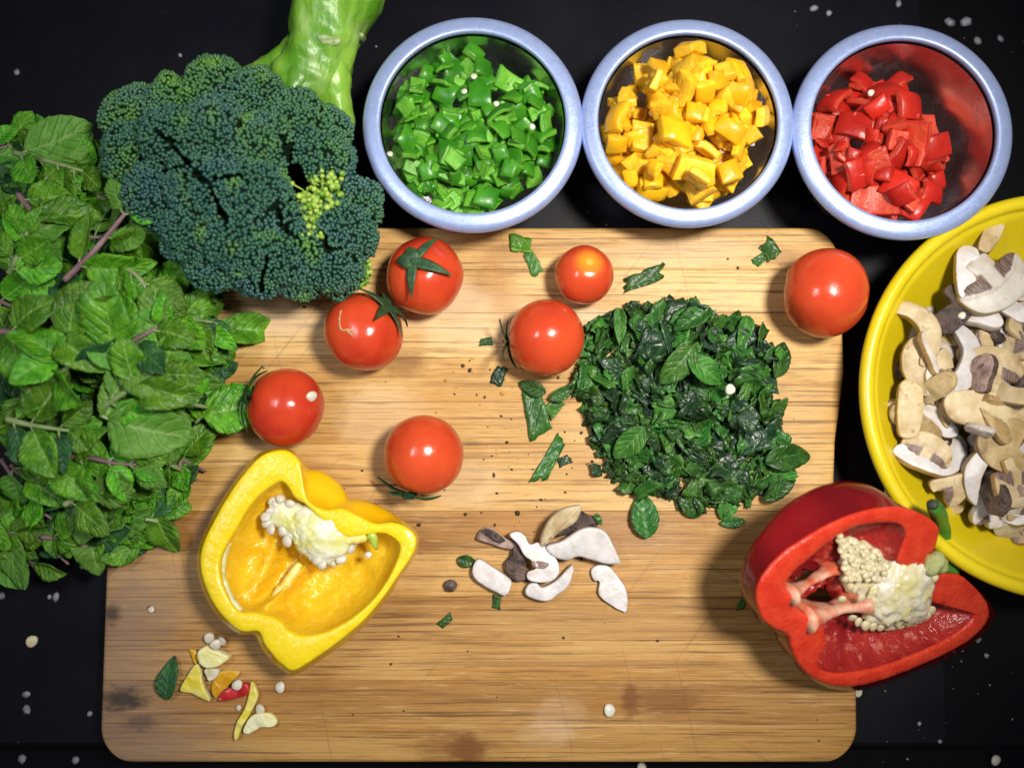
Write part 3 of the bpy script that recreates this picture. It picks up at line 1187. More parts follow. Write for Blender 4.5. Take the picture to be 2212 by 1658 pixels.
def yellow_pepper():
    K, OX, OY = .3302, 394.9, 942.3
    cut = conv([(600, 92), (690, 95), (755, 150), (785, 230), (790, 340), (830, 430), (940, 480), (1040, 470), (1150, 520), (1260, 570), (1360, 560), (1450, 585), (1515, 640), (1525, 710),
                (1485, 800), (1415, 900), (1320, 1040), (1190, 1195), (1070, 1300), (940, 1400), (820, 1480), (735, 1530), (690, 1525), (610, 1455), (535, 1360), (495, 1275),
                (385, 1275), (290, 1205), (205, 1100), (145, 975), (115, 850), (122, 735), (170, 615), (232, 495), (310, 365), (408, 230), (505, 130)], OX, OY, K)
    sil = conv([(600, 80), (705, 85), (780, 145), (812, 205), (905, 225), (1005, 290), (1065, 360), (1085, 408), (1150, 408), (1250, 438), (1350, 488), (1455, 560), (1530, 620), (1545, 700),
                (1510, 800), (1440, 900), (1340, 1055), (1210, 1215), (1090, 1325), (955, 1425), (835, 1505), (735, 1558), (685, 1552), (597, 1482), (515, 1382), (472, 1295),
                (380, 1293), (278, 1222), (187, 1112), (125, 982), (97, 850), (105, 730), (155, 608), (215, 488), (295, 358), (395, 218), (495, 115)], OX, OY, K)
    inner = conv([(560, 335), (640, 292), (690, 330), (730, 400), (800, 440), (880, 520), (980, 600), (1060, 650), (1150, 650), (1210, 640), (1310, 630), (1390, 670), (1420, 720), (1400, 810), (1330, 950),
                  (1230, 1080), (1100, 1190), (950, 1270), (800, 1300), (690, 1265), (630, 1200), (540, 1165), (470, 1150), (370, 1145), (300, 1060), (245, 920), (245, 800), (290, 700),
                  (350, 600), (420, 480), (490, 390)], OX, OY, K)
    cp = (OX + 760 * K, OY + 860 * K)
    z = BOARD_Z + .033
    c3 = at(cp[0], cp[1], z)
    root = empty('pepper_half', (c3.x, c3.y, BOARD_Z))
    tag(root, 'halved yellow bell pepper lying cut side up on the board', 'pepper')
    nr = Vector((0.04, 0.05, 1)).normalized()
    a2 = at_plane(OX + 770 * K, OY + 850 * K, c3, nr) - c3
    b2 = at_plane(OX + 480 * K, OY + 1180 * K, c3, nr) - c3
    a3 = at_plane(OX + 590 * K, OY + 640 * K, c3, nr) - c3
    b3 = at_plane(OX + 430 * K, OY + 1010 * K, c3, nr) - c3

    def segd(u, v, a, b):
        dx, dy = b.x - a.x, b.y - a.y
        t = max(0, min(1, ((u - a.x) * dx + (v - a.y) * dy) / (dx * dx + dy * dy)))
        return math.hypot(u - a.x - t * dx, v - a.y - t * dy)

    def floor(u, v, s, th):
        h = .011 * math.exp(-(segd(u, v, a2, b2) / .0030) ** 2) + .008 * math.exp(-(segd(u, v, a3, b3) / .0045) ** 2)
        h += .0012 * mnoise.fractal(Vector((u * 170, v * 170, 3)), .8, 2, 4) + .0009 * mnoise.noise(Vector((u * 480, v * 480, 7)))
        return h
    L = pepper_half(root, cut, inner, sil, cp, c3, nr, .011, floor, [M['yp_skin'], M['yp_cut'], M['yp_in']], seed=2, depth_in=.80)
    # core: chain of lumps running from the upper left seed head to the wall on the right
    ch = [((600, 520), -.012, .0055), ((650, 500), -.008, .0075), ((730, 540), -.007, .0080), ((820, 570), -.005, .0100), ((900, 620), -.003, .0115), ((960, 640), -.003, .0105), ((920, 720), -.006, .0085), ((1000, 690), -.004, .0085), ((840, 680), -.007, .0085)]
    core = blob([(L(OX + x * K, OY + y * K, w), r * .84) for (x, y), w, r in ch], 5, .0012, 230, 3, M['core'], 'core', root, flat=(nr, .55, L(OX + 850 * K, OY + 620 * K, -.006)))
    rnd = random.Random(3)
    st = [(590, 420), (600, 450), (570, 500), (545, 520), (560, 560), (575, 600), (650, 620), (680, 680), (700, 650), (880, 800), (910, 830), (950, 810), (990, 810), (1040, 800), (1090, 740), (1110, 700), (640, 410), (740, 470), (700, 440), (860, 790)]
    for x, y in st:
        w = -.006 + rnd.uniform(-.002, .002)
        o = link('seed', SEEDS[rnd.randrange(5)][1], core)
        o.location = L(OX + x * K, OY + y * K, w)
        s = rnd.uniform(.95, 1.35)
        o.scale = (s, s, s * 1.3)
        o.rotation_euler = (rnd.uniform(-.7, .7), rnd.uniform(-.7, .7), rnd.uniform(0, 6))
    # pale membrane edges: along the left wall and the central rib
    for pts, r0, mat in (([(300, 690, -.004), (262, 800, -.0045), (248, 900, -.0045), (275, 1000, -.004), (320, 1080, -.0035), (380, 1140, -.003)], .0022, 'core'),
                         ([(770, 830, -.017), (700, 930, -.0165), (640, 1010, -.0155), (580, 1090, -.0125), (510, 1165, -.006)], .0026, 'membrane_y'),
                         ([(1060, 680, -.003), (1130, 670, -.003), (1200, 650, -.002)], .0026, 'membrane_y')):
        path = spline([L(OX + x * K, OY + y * K, w) for x, y, w in pts], 16)
        rr = [r0 * (.55 + .45 * math.sin(PI * (i + 2) / 19)) for i in range(16)]
        v, f = tube(path, rr, 10, .0009, 400, seed=len(pts))
        link('membrane', mk('membrane', v, f, M[mat]), root)
    o = link('seed', SEEDS[2][1], root)
    o.location = L(OX + 1212 * K, OY + 775 * K, -.008)
    o.scale = (.8, .8, .8)
    p = L(OX + 1245 * K, OY + 655 * K, -.003)
    v, f = tube(spline([p + Vector((-.002, .0015, 0)), p, p + Vector((.0005, -.003, -.001)), p + Vector((.0015, -.006, -.003))], 8), [.002, .0026, .0022, .002, .0018, .0016, .0012, .0006], 10, .0006, 500)
    link('green_tip', mk('green_tip', v, f, flesh('green_shoot', (.35, .5, .05), (.5, .62, .12), .35, 300)), root)


yellow_pepper()


def red_pepper():
    K, OX, OY = .2977, 1570.5, 1014.0
    cut = conv([(1100, 285), (1180, 275), (1300, 280), (1430, 330), (1520, 390), (1545, 450), (1515, 560), (1450, 670), (1440, 720), (1500, 755), (1600, 755), (1690, 762), (1780, 830), (1870, 930), (1910, 1010), (1890, 1100),
                (1780, 1220), (1600, 1330), (1400, 1420), (1200, 1500), (1000, 1560), (850, 1572), (700, 1545), (580, 1475), (510, 1390), (470, 1290), (455, 1215), (400, 1175), (330, 1145),
                (260, 1080), (222, 960), (232, 840), (290, 740), (405, 615), (550, 515), (700, 425), (850, 355), (1000, 305)], OX, OY, K)
    sil = conv([(1180, 240), (1220, 272), (1310, 280), (1430, 328), (1520, 388), (1548, 450), (1520, 560), (1460, 670), (1450, 715), (1505, 750), (1600, 752), (1695, 760), (1785, 828), (1877, 930), (1917, 1010), (1895, 1105),
                (1785, 1228), (1605, 1340), (1400, 1430), (1200, 1510), (1000, 1572), (845, 1585), (690, 1560), (560, 1490), (490, 1400), (450, 1295), (440, 1215), (390, 1180), (310, 1150),
                (220, 1090), (165, 985), (125, 850), (112, 720), (145, 605), (225, 485), (325, 365), (445, 245), (595, 155), (715, 105), (850, 83), (1000, 98), (1100, 145)], OX, OY, K)
    inner = conv([(1000, 400), (1150, 385), (1260, 400), (1305, 470), (1270, 580), (1250, 680), (1330, 730), (1440, 830), (1490, 960), (1520, 1030), (1650, 1040), (1790, 1040), (1800, 1075), (1700, 1170), (1550, 1260), (1350, 1350),
                  (1150, 1425), (950, 1470), (780, 1480), (680, 1445), (660, 1380), (720, 1290), (715, 1190), (690, 1110), (560, 1045), (520, 1000), (500, 940), (440, 860), (470, 760), (580, 660), (700, 560), (820, 470), (920, 420)], OX, OY, K)
    cp = (OX + 1020 * K, OY + 900 * K)
    c3 = at(cp[0], cp[1], .058)
    root = empty('pepper_half', (c3.x, c3.y, BOARD_Z))
    tag(root, 'halved red bell pepper with green stem and seeds, tilted at the board edge', 'pepper')
    nr = Vector((.34, -.33, .88)).normalized()
    hq = at_plane(OX + 655 * K, OY + 920 * K, c3, nr) - c3
    e_x = (Vector((1, 0, 0)) - nr * nr.x).normalized()
    hx, hy = hq.dot(e_x), hq.dot(nr.cross(e_x))

    def floor(u, v, s, th):
        hole = math.exp(-(((u - hx) / .010) ** 2 + ((v - hy) / .009) ** 2))
        return -.016 * hole + .0014 * mnoise.fractal(Vector((u * 170, v * 170, 9)), .8, 2, 4) + .0009 * mnoise.noise(Vector((u * 480, v * 480, 5)))
    L = pepper_half(root, cut, inner, sil, cp, c3, nr, .014, floor, [M['rp_skin'], M['rp_cut'], M['rp_in']], seed=4, rest=.012, depth_in=.86, shade_holes=[catmull(conv(t, OX, OY, K), 40).tolist() for t in ([(470, 850), (500, 770), (570, 730), (650, 735), (640, 770), (560, 815)], [(535, 990), (560, 930), (640, 870), (720, 830), (780, 870), (795, 950), (740, 1000), (600, 1030)])])
    ch = [((1440, 760), -.001, .0075), ((1370, 790), -.001, .0100), ((1300, 760), -.002, .0095), ((1290, 850), -.002, .0115), ((1350, 900), -.002, .011), ((1200, 840), -.004, .010), ((1180, 930), -.004, .011), ((1260, 980), -.003, .011),
          ((1380, 1000), -.003, .0085), ((1090, 960), -.006, .0085), ((1060, 860), -.010, .0085), ((960, 780), -.014, .0085), ((900, 700), -.016, .0085), ((880, 600), -.017, .0085), ((1000, 680), -.013, .0085), ((1150, 1030), -.005, .0075)]
    core = blob([(L(OX + x * K, OY + y * K, w), r) for (x, y), w, r in ch], 5, .0022, 230, 8, M['core_red'], 'core', root, flat=(nr, .55, L(OX + 1150 * K, OY + 850 * K, -.006)))
    rnd = random.Random(8)
    blob([(L(OX + x * K, OY + y * K, w), r) for (x, y), w, r in (((840, 560), -.017, .0085), ((900, 620), -.015, .010), ((980, 680), -.012, .011), ((1060, 720), -.009, .011), ((900, 740), -.014, .009), ((830, 850), -.014, .007), ((1040, 620), -.013, .009))],
         4, .0010, 220, 6, M['rp_in'], 'placenta', core, flat=(nr, .35, L(OX + 950 * K, OY + 650 * K, -.017)))
    # seeds crowd the upper part of the core and hang in a row along its lower edge
    T_ = []
    for _ in range(900):
        u, v = rnd.random(), rnd.random()
        x = 800 + 300 * u + 60 * v; y = 470 + 330 * v + 130 * u * (1 - v)
        T_.append((x, y))
    good = []
    for x, y in T_:
        if all((x - a) ** 2 + (y - b) ** 2 > 26 ** 2 for a, b in good): good.append((x, y))
    hits = []
    for x, y in good:
        t = max(0, min(1, ((x - 820) * .6 + (y - 480) * .6) / 330))
        hits.append((L(OX + x * K, OY + y * K, -.0095 + .0075 * t + rnd.uniform(-.0008, .0008)), nr + Vector((-.4, .4, 0))))
    seeds_on(core, root, [h[0] for h in hits], [h[1] for h in hits], .00165, 0, rnd)
    row = [(905, 1075), (950, 1105), (1000, 1130), (1055, 1140), (1105, 1142), (1155, 1142), (1205, 1140), (1255, 1132), (1305, 1122), (1350, 1110), (1400, 1085), (1440, 1060), (1475, 1020), (890, 850), (920, 870), (970, 930), (830, 940), (1460, 700), (1490, 740), (1500, 790), (1455, 780), (1420, 740)]
    for x, y in row:
        o = link('seed', SEEDS[rnd.randrange(5)][0], core)
        o.location = L(OX + x * K, OY + y * K, -.004 if y > 1000 else .001)
        s = rnd.uniform(.95, 1.25); o.scale = (s * .8, s * 1.15, s)
        o.rotation_euler = (rnd.uniform(.5, 1.0), rnd.uniform(-.3, .3), rnd.uniform(-.3, .3))
    # ribs joining the wall to the core
    for pts, rr0 in (([(450, 905, -.001), (520, 880, -.003), (620, 815, -.006), (740, 750, -.010), (800, 720, -.012)], (.0050, .0016, .0010, .0014, .003)),
                     ([(560, 1080, -.002), (700, 1050, -.003), (820, 1020, -.004), (920, 990, -.005), (1010, 970, -.005)], (.0065, .0028, .0016, .0026, .005))):
        path = spline([L(OX + x * K, OY + y * K, w) for x, y, w in pts], 14)
        rr = [float(np.interp(i / 13, np.linspace(0, 1, len(rr0)), rr0)) for i in range(14)]
        v, f = tube(path, rr, 12, .0003, 160, seed=len(pts))
        sheet = []
        for i, q in enumerate(v):                      # drawn out into a thin wall reaching down into the cavity
            ce = path[i // 12]
            h = (Vector(q) - ce).dot(nr)
            sheet.append(Vector(q) + nr * (h * (3.4 if h < 0 else .2)))
        link('membrane', mk('membrane', sheet, f, M['membrane']), root)
    # green stem standing behind the notch, with a cut face
    path = spline([L(OX + x * K, OY + y * K, w) for x, y, w in ((1490, 250, .002), (1535, 330, -.004), (1560, 440, -.009), (1545, 560, -.010), (1550, 680, -.010), (1500, 750, -.012))], 22)
    rr = [float(np.interp(i / 21, (0, .06, .35, .6, .85, 1), (.0020, .0036, .0036, .0042, .0095, .0070))) for i in range(22)]
    v, f = tube(path, rr, 16, .0006, 120, seed=4)
    st = link('stem', mk('stem', v, f, M['stem']), root)
    v, f = tube([path[0] + (path[0] - path[1]).normalized() * .0006, path[0] - (path[0] - path[1]).normalized() * .0004], [.0019, .0026], 14, .0003, 600)
    link('stem_tip', mk('stem_tip', v, f, flesh('dark_stem_end', (.02, .03, .025), (.04, .05, .03), .7, 400)), st)
    blob([(L(OX + x * K, OY + y * K, w), r) for (x, y), w, r in (((1510, 660), .002, .0042), ((1480, 700), .002, .0040), ((1545, 690), .001, .0040))], 3, .0012, 300, 5, M['stem_cut'], 'stem_cut', st)


red_pepper()


# ------------------------------------------------------------------ broccoli
def broccoli():
    c0 = at(540, 400, .045)
    root = empty('broccoli', (c0.x, c0.y, PANEL_Z))
    tag(root, 'dark green head of broccoli with a thick pale green stalk', 'broccoli')
    org = root.location
    g = G('broccoli_buds')
    a = g.new('ShaderNodeAttribute', props={'attribute_name': 'tone'})
    o = g.obj()
    c = g.mix(a, (0.020, 0.088, 0.066), (0.13, 0.31, 0.02))
    c = g.mix(g.ramp(g.noise(o, 45, 3), .45, .7, 0, .5), c, (0.038, 0.10, 0.135))
    g.p(Base_Color=c, Roughness=.32)
    g.b.inputs['Specular IOR Level'].default_value = .55
    buds_m = g.m
    g = G('broccoli_light_buds')
    a = g.new('ShaderNodeAttribute', props={'attribute_name': 'tone'})
    g.p(Base_Color=g.mix(a, (0.12, 0.28, 0.02), (0.40, 0.55, 0.10)), Roughness=.45)
    buds_l = g.m
    under = flesh('broccoli_floret', (0.002, 0.007, 0.004), (0.004, 0.012, 0.005), .9, 300, bump=.0005, bscale=500, spec=.1)  # near black: shade in the gaps between buds painted into the floret
    g = G('broccoli_stalk')
    o = g.obj()
    n1 = g.noise(g.scale(o, (1, .35, 1)), 75, 4)
    c = g.mix(g.ramp(n1, .35, .68), (0.09, 0.27, 0.012), (0.25, 0.47, 0.05))
    c = g.mix(g.ramp(g.noise(g.scale(o, (2, .7, 2)), 70, 4), .52, .75, 0, .5), c, (0.42, 0.58, 0.22))
    c = g.mix(g.ramp(g.noise(o, 28, 2), .55, .7, 0, .6), c, (0.07, 0.21, 0.012))
    g.p(Base_Color=c, Roughness=.36)
    g.b.inputs['Subsurface Weight'].default_value = .2
    g.b.inputs['Subsurface Radius'].default_value = (.004, .005, .001)
    g.b.inputs['Subsurface Scale'].default_value = 1.0
    g.bump(g.noise(g.scale(o, (1.6, .8, 1.6)), 110, 4), .0010)
    stalk_m = g.m
    scar_m = flesh('leaf_scar', (0.16, 0.26, 0.07), (0.42, 0.50, 0.24), .6, 400, bump=.0008, bscale=700)

    # florets: px, py, radius (grid), bud tone bias
    FL = [(300, 262, 74, .30), (382, 232, 70, .28), (468, 205, 78, .22), (556, 222, 72, .12), (640, 270, 74, .12), (700, 290, 60, .14), (712, 350, 56, .06),
          (300, 338, 78, .06), (385, 312, 86, .05), (480, 300, 92, .07), (575, 325, 84, .14), (660, 335, 66, .06),
          (352, 420, 80, .02), (440, 410, 90, .03), (545, 425, 88, .02), (600, 470, 66, .03),
          (430, 500, 82, .02), (520, 510, 92, .02), (615, 540, 84, .03), (735, 500, 82, .04), (770, 440, 58, .10), (700, 555, 80, .02),
          (470, 566, 66, .02), (560, 585, 62, .02), (650, 594, 58, .03), (730, 585, 58, .08), (762, 590, 36, .55)]
    S = []
    for px, py, r, tone in FL:
        d = ((px - 530) / 330) ** 2 + ((py - 400) / 300) ** 2
        zc = .046 + .024 * (1 - d * 1.25)
        R = r * mpp(zc)
        zc = max(zc, (BOARD_Z if py > 500 else 0) + R * .62)
        S.append((at(px, py, zc), R * 1.015, tone))
    bm = bmesh.new(); bmesh.ops.create_icosphere(bm, subdivisions=1, radius=1.0)
    iv0 = np.array([v.co[:] for v in bm.verts]); if0 = np.array([[v.index for v in f.verts] for f in bm.faces]); bm.free()
    bm = bmesh.new(); bmesh.ops.create_icosphere(bm, subdivisions=2, radius=1.0)
    iv = np.array([v.co[:] for v in bm.verts]); iff = np.array([[v.index for v in f.verts] for f in bm.faces]); bm.free()
    rng = np.random.default_rng(4)
    C = np.array([list(s[0]) for s in S]); RR = np.array([s[1] for s in S])

    def bud_mesh(name, pts, nrm, rad, tone, mat):
        n = len(pts)
        # a little frame for each bud, elongated along the normal
        V = np.zeros((n, len(iv), 3)); 
        for i in range(n):
            nn = Vector(nrm[i])
            Q = np.array(nn.to_track_quat('Z', 'Y').to_matrix())
            V[i] = (iv * np.array([1, 1, 1.25]) * rad[i]) @ Q.T + pts[i]
        F = (iff[None] + (np.arange(n) * len(iv))[:, None, None]).reshape(-1, 3)
        me = bpy.data.meshes.new(name)
        nv, nf = n * len(iv), len(F)
        me.vertices.add(nv); me.vertices.foreach_set('co', V.reshape(-1).astype(np.float32))
        me.loops.add(nf * 3); me.loops.foreach_set('vertex_index', F.reshape(-1).astype(np.int32))
        me.polygons.add(nf); me.polygons.foreach_set('loop_start', (np.arange(nf) * 3).astype(np.int32))
        me.polygons.foreach_set('use_smooth', np.ones(nf, dtype=bool))
        me.update(calc_edges=True)
        at_ = me.attributes.new('tone', 'FLOAT', 'POINT')
        at_.data.foreach_set('value', np.repeat(tone, len(iv)).astype(np.float32))
        me.materials.append(mat)
        return me
    CR = [([(345, 288), (372, 312), (400, 345), (428, 378), (450, 395), (466, 430), (488, 480)], 0), ([(448, 395), (475, 385), (520, 378)], 0), ([(350, 372), (385, 360), (410, 352)], 0),
          ([(565, 625), (568, 590), (580, 560)], 0), ([(640, 375), (648, 400), (655, 425)], 13), ([(690, 500), (705, 530), (715, 545)], 0), ([(610, 300), (625, 345), (640, 380)], 0), ([(600, 455), (612, 490), (640, 515)], 0)]

    def crack(p):
        d = p - CAM
        zc = -(d.y * -ST + d.z * CT) if False else (d.y * ST - d.z * CT)
        x = IMG_W / 2 + FPX * d.x / zc
        y = IMG_H / 2 - FPX * (d.y * CT + d.z * ST) / zc
        best = 99.0
        for pl, wd in CR:
            for (x1, y1), (x2, y2) in zip(pl[:-1], pl[1:]):
                dx, dy = x2 - x1, y2 - y1
                t = max(0, min(1, ((x - x1) * dx + (y - y1) * dy) / (dx * dx + dy * dy)))
                best = min(best, math.hypot(x - x1 - t * dx, y - y1 - t * dy) - wd)
        return max(best, 0)
    for i, (c, R, tone) in enumerate(S):
        bm = bmesh.new(); bmesh.ops.create_icosphere(bm, subdivisions=4, radius=R * .955)
        for v in bm.verts:
            v.co += v.co.normalized() * (.0022 * mnoise.fractal((v.co + c) * 95, .8, 2, 3))
            w = c + v.co
            v.co -= (v.co.normalized() * .007) * max(0, 1 - crack(w) / 26)
            v.co += c - org
        me = bpy.data.meshes.new('floret')
        for f in bm.faces: f.smooth = True
        bm.to_mesh(me); bm.free(); me.materials.append(under)
        fo = link('floret', me, root)
        sp = .00160
        n = int(4 * PI * R * R / (sp * sp * .9))
        k = np.arange(n) + .5
        ph = np.arccos(1 - 2 * k / n); t = PI * (1 + 5 ** .5) * k
        D = np.stack([np.cos(t) * np.sin(ph), np.sin(t) * np.sin(ph), np.cos(ph)], 1)
        D += rng.normal(0, .30 * sp / R, D.shape); D /= np.linalg.norm(D, axis=1)[:, None]
        keep = D[:, 2] > -.30
        D = D[keep]
        dz = np.array([.0022 * mnoise.fractal((Vector(d) * R * .955 + c) * 95, .8, 2, 3) for d in D])
        lump = np.array([mnoise.noise((Vector(d) * R + c) * 260) for d in D]) * .0009
        pts = np.array(c) + D * (R * .965 + dz + lump + rng.normal(0, .00022, len(D)))[:, None]
        dist = np.linalg.norm(pts[:, None, :] - C[None], axis=2) / RR[None]
        dist[:, i] = 9
        ok = (dist.min(1) > .955) & (pts[:, 2] > (BOARD_Z if c.y < at(500, 500).y else 0) + .0008)
        ok &= np.array([crack(Vector(p)) for p in pts]) > rng.uniform(3.5, 8.5, len(pts))
        pts, D2 = pts[ok], D[ok]
        if not len(pts): continue
        edge = np.clip((1.10 - dist[ok].min(1)) / .15, 0, 1)
        rad = .00089 * rng.uniform(.72, 1.15, len(pts))
        nn = np.array([mnoise.noise(Vector(p) * 95 + Vector((5, 0, 0))) for p in pts])
        tn = np.clip(tone * 1.5 + 1.1 * np.clip(nn - .2, 0, 1) + rng.normal(0, .06, len(pts)) + edge * .10, 0, 1)
        o = link('buds', bud_mesh('buds', pts - np.array(org), D2, rad, tn, buds_m), fo)
        o['kind'] = 'stuff'
    # pale young buds on thin stalks beside the dark hole
    rnd = random.Random(6)
    P_, N_, R_, T_ = [], [], [], []
    tub_v, tub_f = [], []
    for (px, py, k, sx, sy) in ((708, 398, 60, 34, 40), (665, 450, 60, 34, 40), (690, 430, 40, 44, 40), (678, 490, 30, 26, 40), (782, 578, 30, 26, 30)):
        for _ in range(k):
            x, y = rnd.gauss(px, sx * .5), rnd.gauss(py, sy * .5)
            z = rnd.uniform(.066, .073) if px < 760 else rnd.uniform(.036, .046)
            p = at(x, y, z) - org
            P_.append(p); N_.append(Vector((rnd.gauss(0, .4), rnd.gauss(0, .4), 1)).normalized()); R_.append(.00125 * rnd.uniform(.75, 1.2)); T_.append(rnd.random())
            b = at(px + (x - px) * .3, py + (y - py) * .3 + 8, z - .012) - org
            v, f = tube(spline([b, (b + p) / 2 + Vector((rnd.gauss(0, .0008), rnd.gauss(0, .0008), 0)), p], 5), [.0006, .0005, .0005, .0004, .0004], 5)
            tub_f += [tuple(q + len(tub_v) for q in ff) for ff in f]; tub_v += v
    fo = link('young_floret', mk('young_floret', tub_v, tub_f, flesh('young_stalks', (.30, .50, .06), (.45, .62, .14), .45, 300)), root)
    fo['kind'] = 'stuff'
    o = link('buds', bud_mesh('buds', np.array([list(p) for p in P_]), np.array([list(p) for p in N_]), np.array(R_), np.array(T_), buds_l), fo)
    o['kind'] = 'stuff'
    # stalk: main stem with knobs, two branches into the head
    zs = .042

    def W(px, py, z): return at(px, py, z) - org
    def stem(pts, name, n, amp, fr, parent=root, seed=0):
        path = spline([W(x, y, z) for x, y, z, r in pts], n)
        rr = [float(np.interp(i / (n - 1), np.linspace(0, 1, len(pts)), [r * mpp(p[2]) for *p, r in [(q[0], q[1], q[2], q[3]) for q in pts]])) for i in range(n)]
        v, f = tube(path, rr, 40, amp, fr, seed=seed)
        return link(name, mk(name, v, f, stalk_m), parent)
    main = stem([(742, -150, .046, 92), (736, -60, .046, 94), (728, 0, .046, 92), (708, 60, .046, 84), (690, 110, .045, 76), (676, 150, .043, 78), (662, 200, .040, 86), (640, 260, .036, 70)], 'stalk', 70, .0052, 40, seed=2)
    stem([(700, 110, .046, 52), (716, 160, .045, 44), (728, 210, .043, 32), (738, 250, .040, 27), (735, 300, .034, 26)], 'branch', 26, .0014, 90, seed=5)
    stem([(650, 120, .040, 50), (600, 150, .038, 38), (550, 170, .036, 30), (500, 200, .034, 30)], 'branch', 26, .0014, 90, seed=7)
    stem([(655, 150, .050, 46), (640, 185, .052, 34), (625, 225, .052, 26)], 'branch', 20, .0016, 90, seed=9)
    from mathutils.bvhtree import BVHTree
    bt = BVHTree.FromPolygons([v.co[:] for v in main.data.vertices], [tuple(p.vertices) for p in main.data.polygons])
    for px, py, a, b, rot in ((712, 88, 26, 13, -.8), (778, 80, 30, 12, 1.3)):
        h = bt.ray_cast(CAM - org, ray(px, py).normalized())
        if h[0] is None: continue
        k = mpp(.06)
        nz = h[1] if h[1].z > 0 else -h[1]
        q = nz.to_track_quat('Z', 'Y').to_matrix() @ Matrix.Rotation(rot, 3, 'Z')
        ol = [(a * k * math.cos(t) * (1 + .15 * math.sin(3 * t)), b * k * math.sin(t) * (1 + .2 * math.cos(2 * t))) for t in np.linspace(0, 2 * PI, 12, endpoint=False)]
        v, f, _ = slab(ol, .0024, 36, .45, .0006, 0, px)
        # sunk so that only a low shield with a raised edge stands out
        v = [Vector((x, y, z - .0019 - (x * x + y * y) * 14)) for x, y, z in v]
        sc = link('leaf_scar', mk('leaf_scar', [q @ x + h[0] for x in v], f, scar_m), main)
    # small dark leaf clinging to the branch
    lv, lf, luv = leaf_geo(.020, .010, .0, .35, 3)
    q = Vector((-.2, .1, 1)).normalized().to_track_quat('Z', 'Y').to_matrix() @ Matrix.Rotation(math.radians(-66), 3, 'Z')
    link('leaf', mk('leaf', [q @ Vector(v) + W(585, 168, .064) for v in lv], lf, M['leaf_dark'], uv=luv), root)


# ------------------------------------------------------------------ leaves
def leaf_mat(name, a, b, vein, rough, trans=.2, val=.35, bumpd=.0009, spec=.45):
    g = G(name)
    uv = g.new('ShaderNodeUVMap')
    s = g.t.nodes.new('ShaderNodeSeparateXYZ'); g.set(s.inputs[0], uv)
    au = g.math('ABSOLUTE', g.math('SUBTRACT', s.outputs[0], .5))
    o = g.shift(g.obj(), g.rnd())
    wob = g.math('MULTIPLY_ADD', g.noise(o, 160, 2), .7, -.35)
    # side veins leave the midrib and sweep towards the tip
    ph = g.math('ADD', g.math('MULTIPLY', g.math('SUBTRACT', s.outputs[1], g.math('MULTIPLY', au, .62)), 5.5), wob)
    fr = g.math('ABSOLUTE', g.math('SUBTRACT', g.math('FRACT', ph), .5))
    side = g.ramp(fr, .40, .49, 0, 1)
    mid = g.ramp(au, .045, .008, 0, 1)
    v = g.math('MAXIMUM', g.math('MULTIPLY', side, .38), mid)
    c = g.mix(g.ramp(g.noise(o, 140, 3), .35, .65), a, b)
    h = g.t.nodes.new('ShaderNodeHueSaturation')
    g.set(h.inputs['Color'], c)
    g.set(h.inputs['Hue'], g.math('MULTIPLY_ADD', g.rnd(), .03, .487))
    g.set(h.inputs['Value'], g.math('MULTIPLY_ADD', g.rnd(), val, 1 - val * .5))
    c = g.mix(g.math('MULTIPLY', v, .6), h.outputs[0], vein)
    g.p(Base_Color=c, Roughness=rough)
    g.b.inputs['Specular IOR Level'].default_value = spec
    net = g.noise(o, 420, 2)
    hgt = g.math('ADD', g.math('MULTIPLY', g.ramp(fr, .49, .25, 0, 1), .35), g.math('MULTIPLY', net, .8))
    g.bump(hgt, bumpd, .9)
    t = g.t.nodes.new('ShaderNodeBsdfTranslucent')
    g.set(t.inputs[0], g.mix(.5, c, (b[0] * 1.6, b[1] * 1.6, b[2])))
    mx = g.t.nodes.new('ShaderNodeMixShader')
    mx.inputs[0].default_value = trans
    g.t.links.new(g.b.outputs[0], mx.inputs[1]); g.t.links.new(t.outputs[0], mx.inputs[2])
    g.t.links.new(mx.outputs[0], g.out.inputs[0])
    return g.m


M['leaf'] = leaf_mat('mint_leaf', (0.066, 0.25, 0.010), (0.16, 0.42, 0.022), (0.34, 0.56, 0.12), .37, .28, .85, .0011, .46)
M['leaf_pale'] = leaf_mat('mint_leaf_pale', (0.10, 0.29, 0.03), (0.16, 0.37, 0.06), (0.34, 0.52, 0.18), .5, .25, .4, .0011, .3)
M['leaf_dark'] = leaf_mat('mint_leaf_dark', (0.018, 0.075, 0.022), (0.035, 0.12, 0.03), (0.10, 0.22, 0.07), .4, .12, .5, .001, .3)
M['chop'] = leaf_mat('chopped_mint', (0.019, 0.076, 0.011), (0.040, 0.125, 0.018), (0.07, 0.19, 0.045), .38, .08, .9, .0009, .42)
M['chop_bright'] = leaf_mat('chopped_mint_bright', (0.036, 0.145, 0.018), (0.07, 0.21, 0.032), (0.18, 0.34, 0.09), .40, .12, .6, .0009, .35)
M['chop_black'] = leaf_mat('chopped_mint_bruised', (0.010, 0.034, 0.014), (0.019, 0.055, 0.020), (0.04, 0.09, 0.03), .36, .04, .6, .0009, .55)


